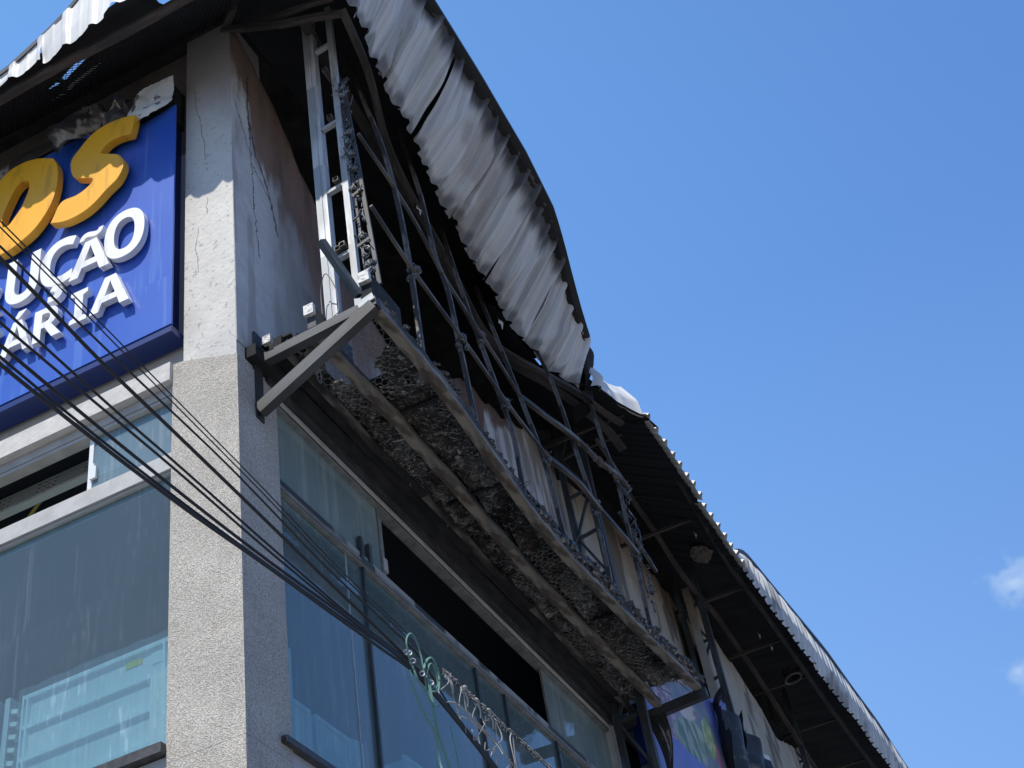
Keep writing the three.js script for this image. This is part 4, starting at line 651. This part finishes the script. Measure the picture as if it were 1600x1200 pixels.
// ================================================================ OVERHEAD CABLES
{
  const D = 1.15, low0 = [[-.31, 5.085], [.07, 5.02], [.52, 4.9], [1.2, 4.72], [3, 4.4]], C = (pts0, r, label, pts = pts0.map(([s, h]) => { const b = lerpTab(low0, s); return s > 0 && h - b < .1 ? [s, b + (h - b) * .5] : [s, h]; })) => single('overhead_cable', [tube(pts.map(([s, h]) => P(s, h, D)), r * .72, 110, 6)], M.cable, label, 'cable', 'overhead cables strung past the corner');
  const pole = new THREE.Vector3();
  C([[-9, 5.3], [-6, 5.05], [-3.16, 4.925], [-2.21, 4.945], [-1.57, 4.995], [-1.04, 5.03], [-.57, 5.065], [-.31, 5.085], [.07, 5.02], [.52, 4.9], [1.2, 4.72], [3, 4.4]], .011, 'lowest of the black cables crossing the corner pillar, sagging into the knot');
  C([[-9, 5.34], [-6, 5.06], [-3.16, 4.955], [-2.72, 4.95], [-2.21, 4.965], [-1.57, 5.005], [-1.04, 5.045], [-.31, 5.10], [.07, 5.035], [.52, 4.92], [1.2, 4.74], [3, 4.43]], .008, 'thin cable touching the lowest one, second from the bottom');
  C([[-9, 5.4], [-6, 5.12], [-3.17, 5.005], [-2.22, 5.005], [-1.56, 5.03], [-.8, 5.085], [-.31, 5.105], [.07, 5.045], [.52, 4.935], [1.2, 4.76], [3, 4.46]], .010, 'black cable third from the bottom where they cross the pillar');
  C([[-9, 5.5], [-6, 5.22], [-3.19, 5.10], [-2.61, 5.10], [-2.22, 5.10], [-1.56, 5.085], [-.88, 5.09], [-.31, 5.11], [.07, 5.055], [.52, 4.945], [1.2, 4.77], [3, 4.48]], .008, 'black cable fourth from the bottom, running just under its twin');
  C([[-9, 5.6], [-6, 5.3], [-3.2, 5.17], [-2.55, 5.14], [-2.22, 5.135], [-1.54, 5.115], [-.86, 5.105], [-.31, 5.12], [.07, 5.065], [.52, 4.955], [1.2, 4.78], [3, 4.5]], .008, 'black cable fifth from the bottom, running just over its twin');
  C([[-9, 5.9], [-6, 5.55], [-3.22, 5.385], [-2.65, 5.315], [-2.22, 5.285], [-1.55, 5.235], [-1.2, 5.205], [-.49, 5.155], [-.28, 5.13], [.07, 5.075], [.52, 4.965], [1.2, 4.79], [3, 4.52]], .0115, 'thickest black cable, coming down across the white letters of the sign');
  C([[-9, 5.95], [-6, 5.6], [-3.23, 5.44], [-2.55, 5.395], [-1.87, 5.36], [-1.54, 5.325], [-1.09, 5.27], [-.4, 5.235], [-.19, 5.215], [.11, 5.10], [.52, 4.98], [1.2, 4.80], [3, 4.54]], .007, 'thin wavy black cable just above the thickest one');
  C([[-9, 6.05], [-6, 5.7], [-3.24, 5.53], [-2.47, 5.455], [-1.54, 5.37], [-1.02, 5.305], [-.37, 5.272], [-.12, 5.245], [.11, 5.24], [.57, 5.225], [1.06, 5.215], [3, 5.15]], .0045, 'thin black wire second from the top');
  C([[-9, 6.1], [-6, 5.74], [-3.25, 5.56], [-2.44, 5.485], [-1.54, 5.40], [-.99, 5.33], [-.35, 5.295], [-.11, 5.262], [.11, 5.255], [.57, 5.245], [1.06, 5.235], [3, 5.2]], .0045, 'topmost thin black wire above the knot');
  // frayed white rope laced between the upper wire and the bundle
  const rope = thing('frayed_rope', 'frayed white rope laced in zigzags between the upper wire and the cable bundle', 'rope', [D, 5.2, -.3]);
  const up = s => lerpTab([[-.12, 5.25], [.11, 5.25], [.57, 5.24], [3, 5.18]], s), lo = s => lerpTab([[-.31, 5.11], [.07, 5.04], [.52, 4.93], [1.2, 4.76], [3, 4.5]], s);
  const z = []; for (const [a, b] of [[.06, .0], [.12, .24], [.27, .18], [.3, .42], [.46, .36], [.47, .6], [.66, .52], [.68, .8], [.88, .72], [.9, 1.05]]) { const A = P(a, up(a), D), B = P(b, lo(b), D); z.push(tube([A, A.clone().lerp(B, rr(.2, .4)).add(new THREE.Vector3(rr(-.04, .04), rr(-.05, .02), rr(-.06, .06))), A.clone().lerp(B, rr(.6, .8)).add(new THREE.Vector3(rr(-.04, .04), rr(-.03, .05), rr(-.05, .05))), B], rr(.002, .004), 18, 5)); }
  for (let i = 0; i < 16; i++) { const s0 = rr(.1, 1.3), f = rnd(), A = P(s0, mix(up(s0), lo(s0), f), D), q = [A]; for (let k = 0; k < 4; k++) q.push(q[k].clone().add(new THREE.Vector3(rr(-.03, .03), rr(-.06, .03), rr(-.05, .05)))); z.push(tube(q, rr(.002, .004), 14, 4)); }
  part('lacing', z, M.rope, rope);
  const wr = []; for (let i = 0; i < 120; i++) { const s = rr(.04, 1.4), a = rr(0, 6.28); wr.push(tube([P(s, up(s) + .009 * Math.cos(a), D + .009 * Math.sin(a)), P(s + .015, up(s) + .012 * Math.cos(a + 1.6), D + .012 * Math.sin(a + 1.6)), P(s + .028, up(s) + rr(.006, .022) * Math.cos(a + 3), D + rr(.006, .02) * Math.sin(a + 3))], .0024, 4, 4)); }
  part('wrapping', wr, M.rope, rope);
  const mid = s => mix(up(s), lo(s), .52 + .05 * Math.sin(s * 9)); part('middle_strand', [tube([.02, .2, .4, .62, .8, 1.0, 1.2].map(s => P(s, s < .1 ? lo(s) : mid(s), D)), .0055, 40, 5)], M.rope, rope);
  const kn = []; for (const s of [.13, .3, .45, .6]) { for (let i = 0; i < 5; i++) { const g = new THREE.IcosahedronGeometry(rr(.008, .015), 1); g.scale(1, rr(.7, 1.6), rr(.8, 1.6)); g.translate(D + rr(-.008, .008), up(s) + rr(-.012, .012), -s + rr(-.015, .015)); kn.push(g); } kn.push(tube([P(s, up(s), D), P(s + .015, up(s) - .05, D + .01), P(s + .03, up(s) - .09, D)], .005, 8, 5)); } part('knot', kn, M.rope, rope);
  // green strap tied round the knot
  const strap = thing('green_strap', 'pale green plastic strap tied round the cable knot with two hanging tails', 'strap', [D, 5.1, -(-.3)]);
  const ribbon = (pts, w) => bar(curve(pts.map(([s, h, d]) => P(s, h, d)), 40), w, .003, new THREE.Vector3(.5, 0, .8));
  part('loop', [ribbon([[-.34, 5.09, D + .02], [-.38, 5.2, D + .03], [-.31, 5.275, D + .03], [-.23, 5.25, D + .02], [-.20, 5.12, D + .02], [-.17, 5.02, D + .01]], .0075), ribbon([[-.22, 5.12, D + .03], [-.16, 5.2, D + .03], [-.10, 5.23, D + .03], [-.05, 5.17, D + .03], [-.08, 5.06, D + .03], [-.14, 5.03, D + .02]], .011), ribbon([[-.2, 5.08, D + .03], [-.17, 5.16, D + .04], [-.1, 5.19, D + .03], [-.06, 5.1, D + .02], [-.12, 5.06, D]], .0075), ribbon([[-.26, 5.0, D + .03], [-.2, 4.94, D + .04], [-.1, 4.96, D + .03], [-.04, 5.0, D + .01]], .010), ribbon([[-.33, 5.1, D + .02], [-.3, 5.02, D + .03], [-.22, 4.98, D + .03], [-.15, 5.0, D]], .010)], M.green, strap);
  part('tail', [ribbon([[-.18, 5.08, D + .03], [-.17, 4.98, D + .03], [-.16, 4.9, D + .03], [-.13, 4.82, D + .02], [-.09, 4.70, D + .03], [-.05, 4.58, D + .03], [.0, 4.4, D + .03]], .014), ribbon([[-.36, 5.05, D + .02], [-.33, 4.95, D + .02], [-.24, 4.85, D + .02], [-.16, 4.8, D + .02], [-.1, 4.68, D], [-.1, 4.55, D + .02], [-.03, 4.4, D]], .010), ribbon([[.05, 4.93, D + .01], [.04, 4.86, D + .02], [.06, 4.78, D + .02], [.08, 4.62, D + .02], [.09, 4.4, D + .02]], .006)], M.green, strap);
  const clipM = flat(.55, .56, .56, { roughness: .4, metalness: .4 }), clips = []; for (const [s, h] of [[-.33, 5.16], [-.30, 5.13], [-.21, 5.1], [-.12, 5.09], [-.36, 5.15]]) { const g = new THREE.TorusGeometry(.013, .004, 6, 12); g.rotateY(.6); g.translate(D + .014, h, -s); clips.push(g); } part('clip', clips, clipM, strap);
}

// ================================================================ THINGS BEHIND THE GLASS
{
  const crate = thing('wrapped_crate', 'film-wrapped white crate with ribs and yellow label behind the front window', 'crate', [-1.3, 5.4, -.6]);
  part('body', [box(-1.90, -.30, 5.26, 6.40, -1.0, -.42)], M.crate, crate);
  for (const h of [6.385, 6.17, 5.945, 5.72, 5.5]) part('rib', [box(-1.915, -.29, h - .014, h + .016, -.425, -.395)], M.crateEdge, crate);
  for (const x of [-1.905, -1.87, -.83]) part('corner_post', [box(x - .008, x + .008, 5.26, 6.4, -.42, -.392)], M.crateEdge, crate);
  part('label', [box(-1.13, -1.01, 6.30, 6.345, -.419, -.414)], M.label, crate);
  part('printed_panel', [box(-.935, -.845, 6.26, 6.36, -.419, -.415)], M.crateEdge, crate);
  part('plastic_film', [grid(60, 24, (a, t) => { const x = mix(-1.93, -.28, a), y = mix(5.26, 6.43, t); return [new THREE.Vector3(x, y + (t > .95 ? .02 * fbm(x * 9, 0, 3, 931) : 0), -.375 + .03 * (fbm(x * 9, y * 7, 3, 933) - .5)), x, y]; })], M.film, crate);
  const louv = thing('louvred_panel', 'pale louvred metal panel at the bottom left behind the front window', 'panel', [-2.2, 5.4, -.5]);
  part('upright', [box(-2.13, -2.09, 5.26, 6.43, -.6, -.36), box(-2.04, -2.0, 5.26, 6.42, -.6, -.38), box(-2.5, -2.46, 5.26, 6.43, -.6, -.36)], M.whiteFrame, louv);
  for (let i = 0; i < 12; i++) { const h = 5.34 + i * .09; part('louvre', [bar([new THREE.Vector3(-2.02, h, -.42), new THREE.Vector3(-1.945, h - .02, -.42)], .05, .03), bar([new THREE.Vector3(-2.46, h, -.45), new THREE.Vector3(-2.13, h, -.45)], .06, .012)], M.tray, louv); }
  const tray = thing('cable_tray', 'perforated pale cable tray hanging in the open upper front window', 'cable tray', [-2, 8.05, -.5]);
  const sh = new THREE.Shape([[0, 0], [3.4, 0], [3.4, .16], [0, .16]].map(p => new THREE.Vector2(...p)));
  for (let x = .1; x < 3.3; x += .42) for (let i = 0; i < 4; i++) for (let j = 0; j < 3; j++) { const hx = x + i * .05, hy = .03 + j * .045; sh.holes.push(new THREE.Path([[hx, hy], [hx + .028, hy], [hx + .028, hy + .02], [hx, hy + .02]].map(p => new THREE.Vector2(...p)))); }
  const tg = new THREE.ExtrudeGeometry(sh, { depth: .004, bevelEnabled: false }); tg.rotateX(-.25); tg.translate(-4.7, 8.15, -.5);
  part('perforated_side', [metreUV(tg)], M.tray, tray); part('tray_floor', [box(-4.7, -1.3, 8.14, 8.148, -.57, -.5)], M.tray, tray);
  single('yellow_sling', [tube([new THREE.Vector3(-2.3, 8.02, -.62), new THREE.Vector3(-2.05, 8.22, -.6), new THREE.Vector3(-1.8, 8.2, -.6)], .014, 20)], flat(.5, .42, .08), 'yellow cable looped over the tray in the open window', 'cable');
}
{
  for (const [s0, s1, h, label] of [[.34, 1.38, 6.16, 'pale boxed appliance nearest the corner behind the side window'], [1.43, 1.87, 6.16, 'pale boxed appliance next to the film bundle behind the side window'], [2.68, 3.2, 6.36, 'tall pale boxed appliance farthest along behind the side window']]) {
    const b = thing('boxed_appliance', label, 'appliance', [-.6, 5.26, -(s0 + s1) / 2], 'boxed appliances behind the side window');
    part('body', [sbox(s0 + .02, s1 - .02, 5.26, h - .02, -.9, -.42)], M.crate, b);
    part('edge_trim', [sbox(s0, s1, h - .03, h, -.43, -.40), sbox(s0, s0 + .025, 5.26, h - .03, -.43, -.40), sbox(s1 - .025, s1, 5.26, h - .03, -.43, -.40)], M.crateEdge, b);
    part('side_board', [sbox(s0 + .03, s1 - .03, 5.55, 5.60, -.42, -.405)], M.crateEdge, b);
  }
  const g = new THREE.SphereGeometry(.36, 40, 30), p = g.attributes.position; for (let i = 0; i < p.count; i++) { const x = p.getX(i), y = p.getY(i), w = p.getZ(i), n = 1 + .18 * (fbm(x * 9 + 3, y * 9 + w * 7, 4, 941) - .5); p.setXYZ(i, x * n * .8, y * n * (y > 0 ? .7 : 2.6), w * n); } g.computeVertexNormals(); g.translate(-.72, 6.14, -2.2);
  single('wrapped_bundle', [metreUV(g)], M.crate, 'bulky bundle in clear plastic film between the boxes behind the side window', 'bundle');
}

renderer.render(scene, camera);
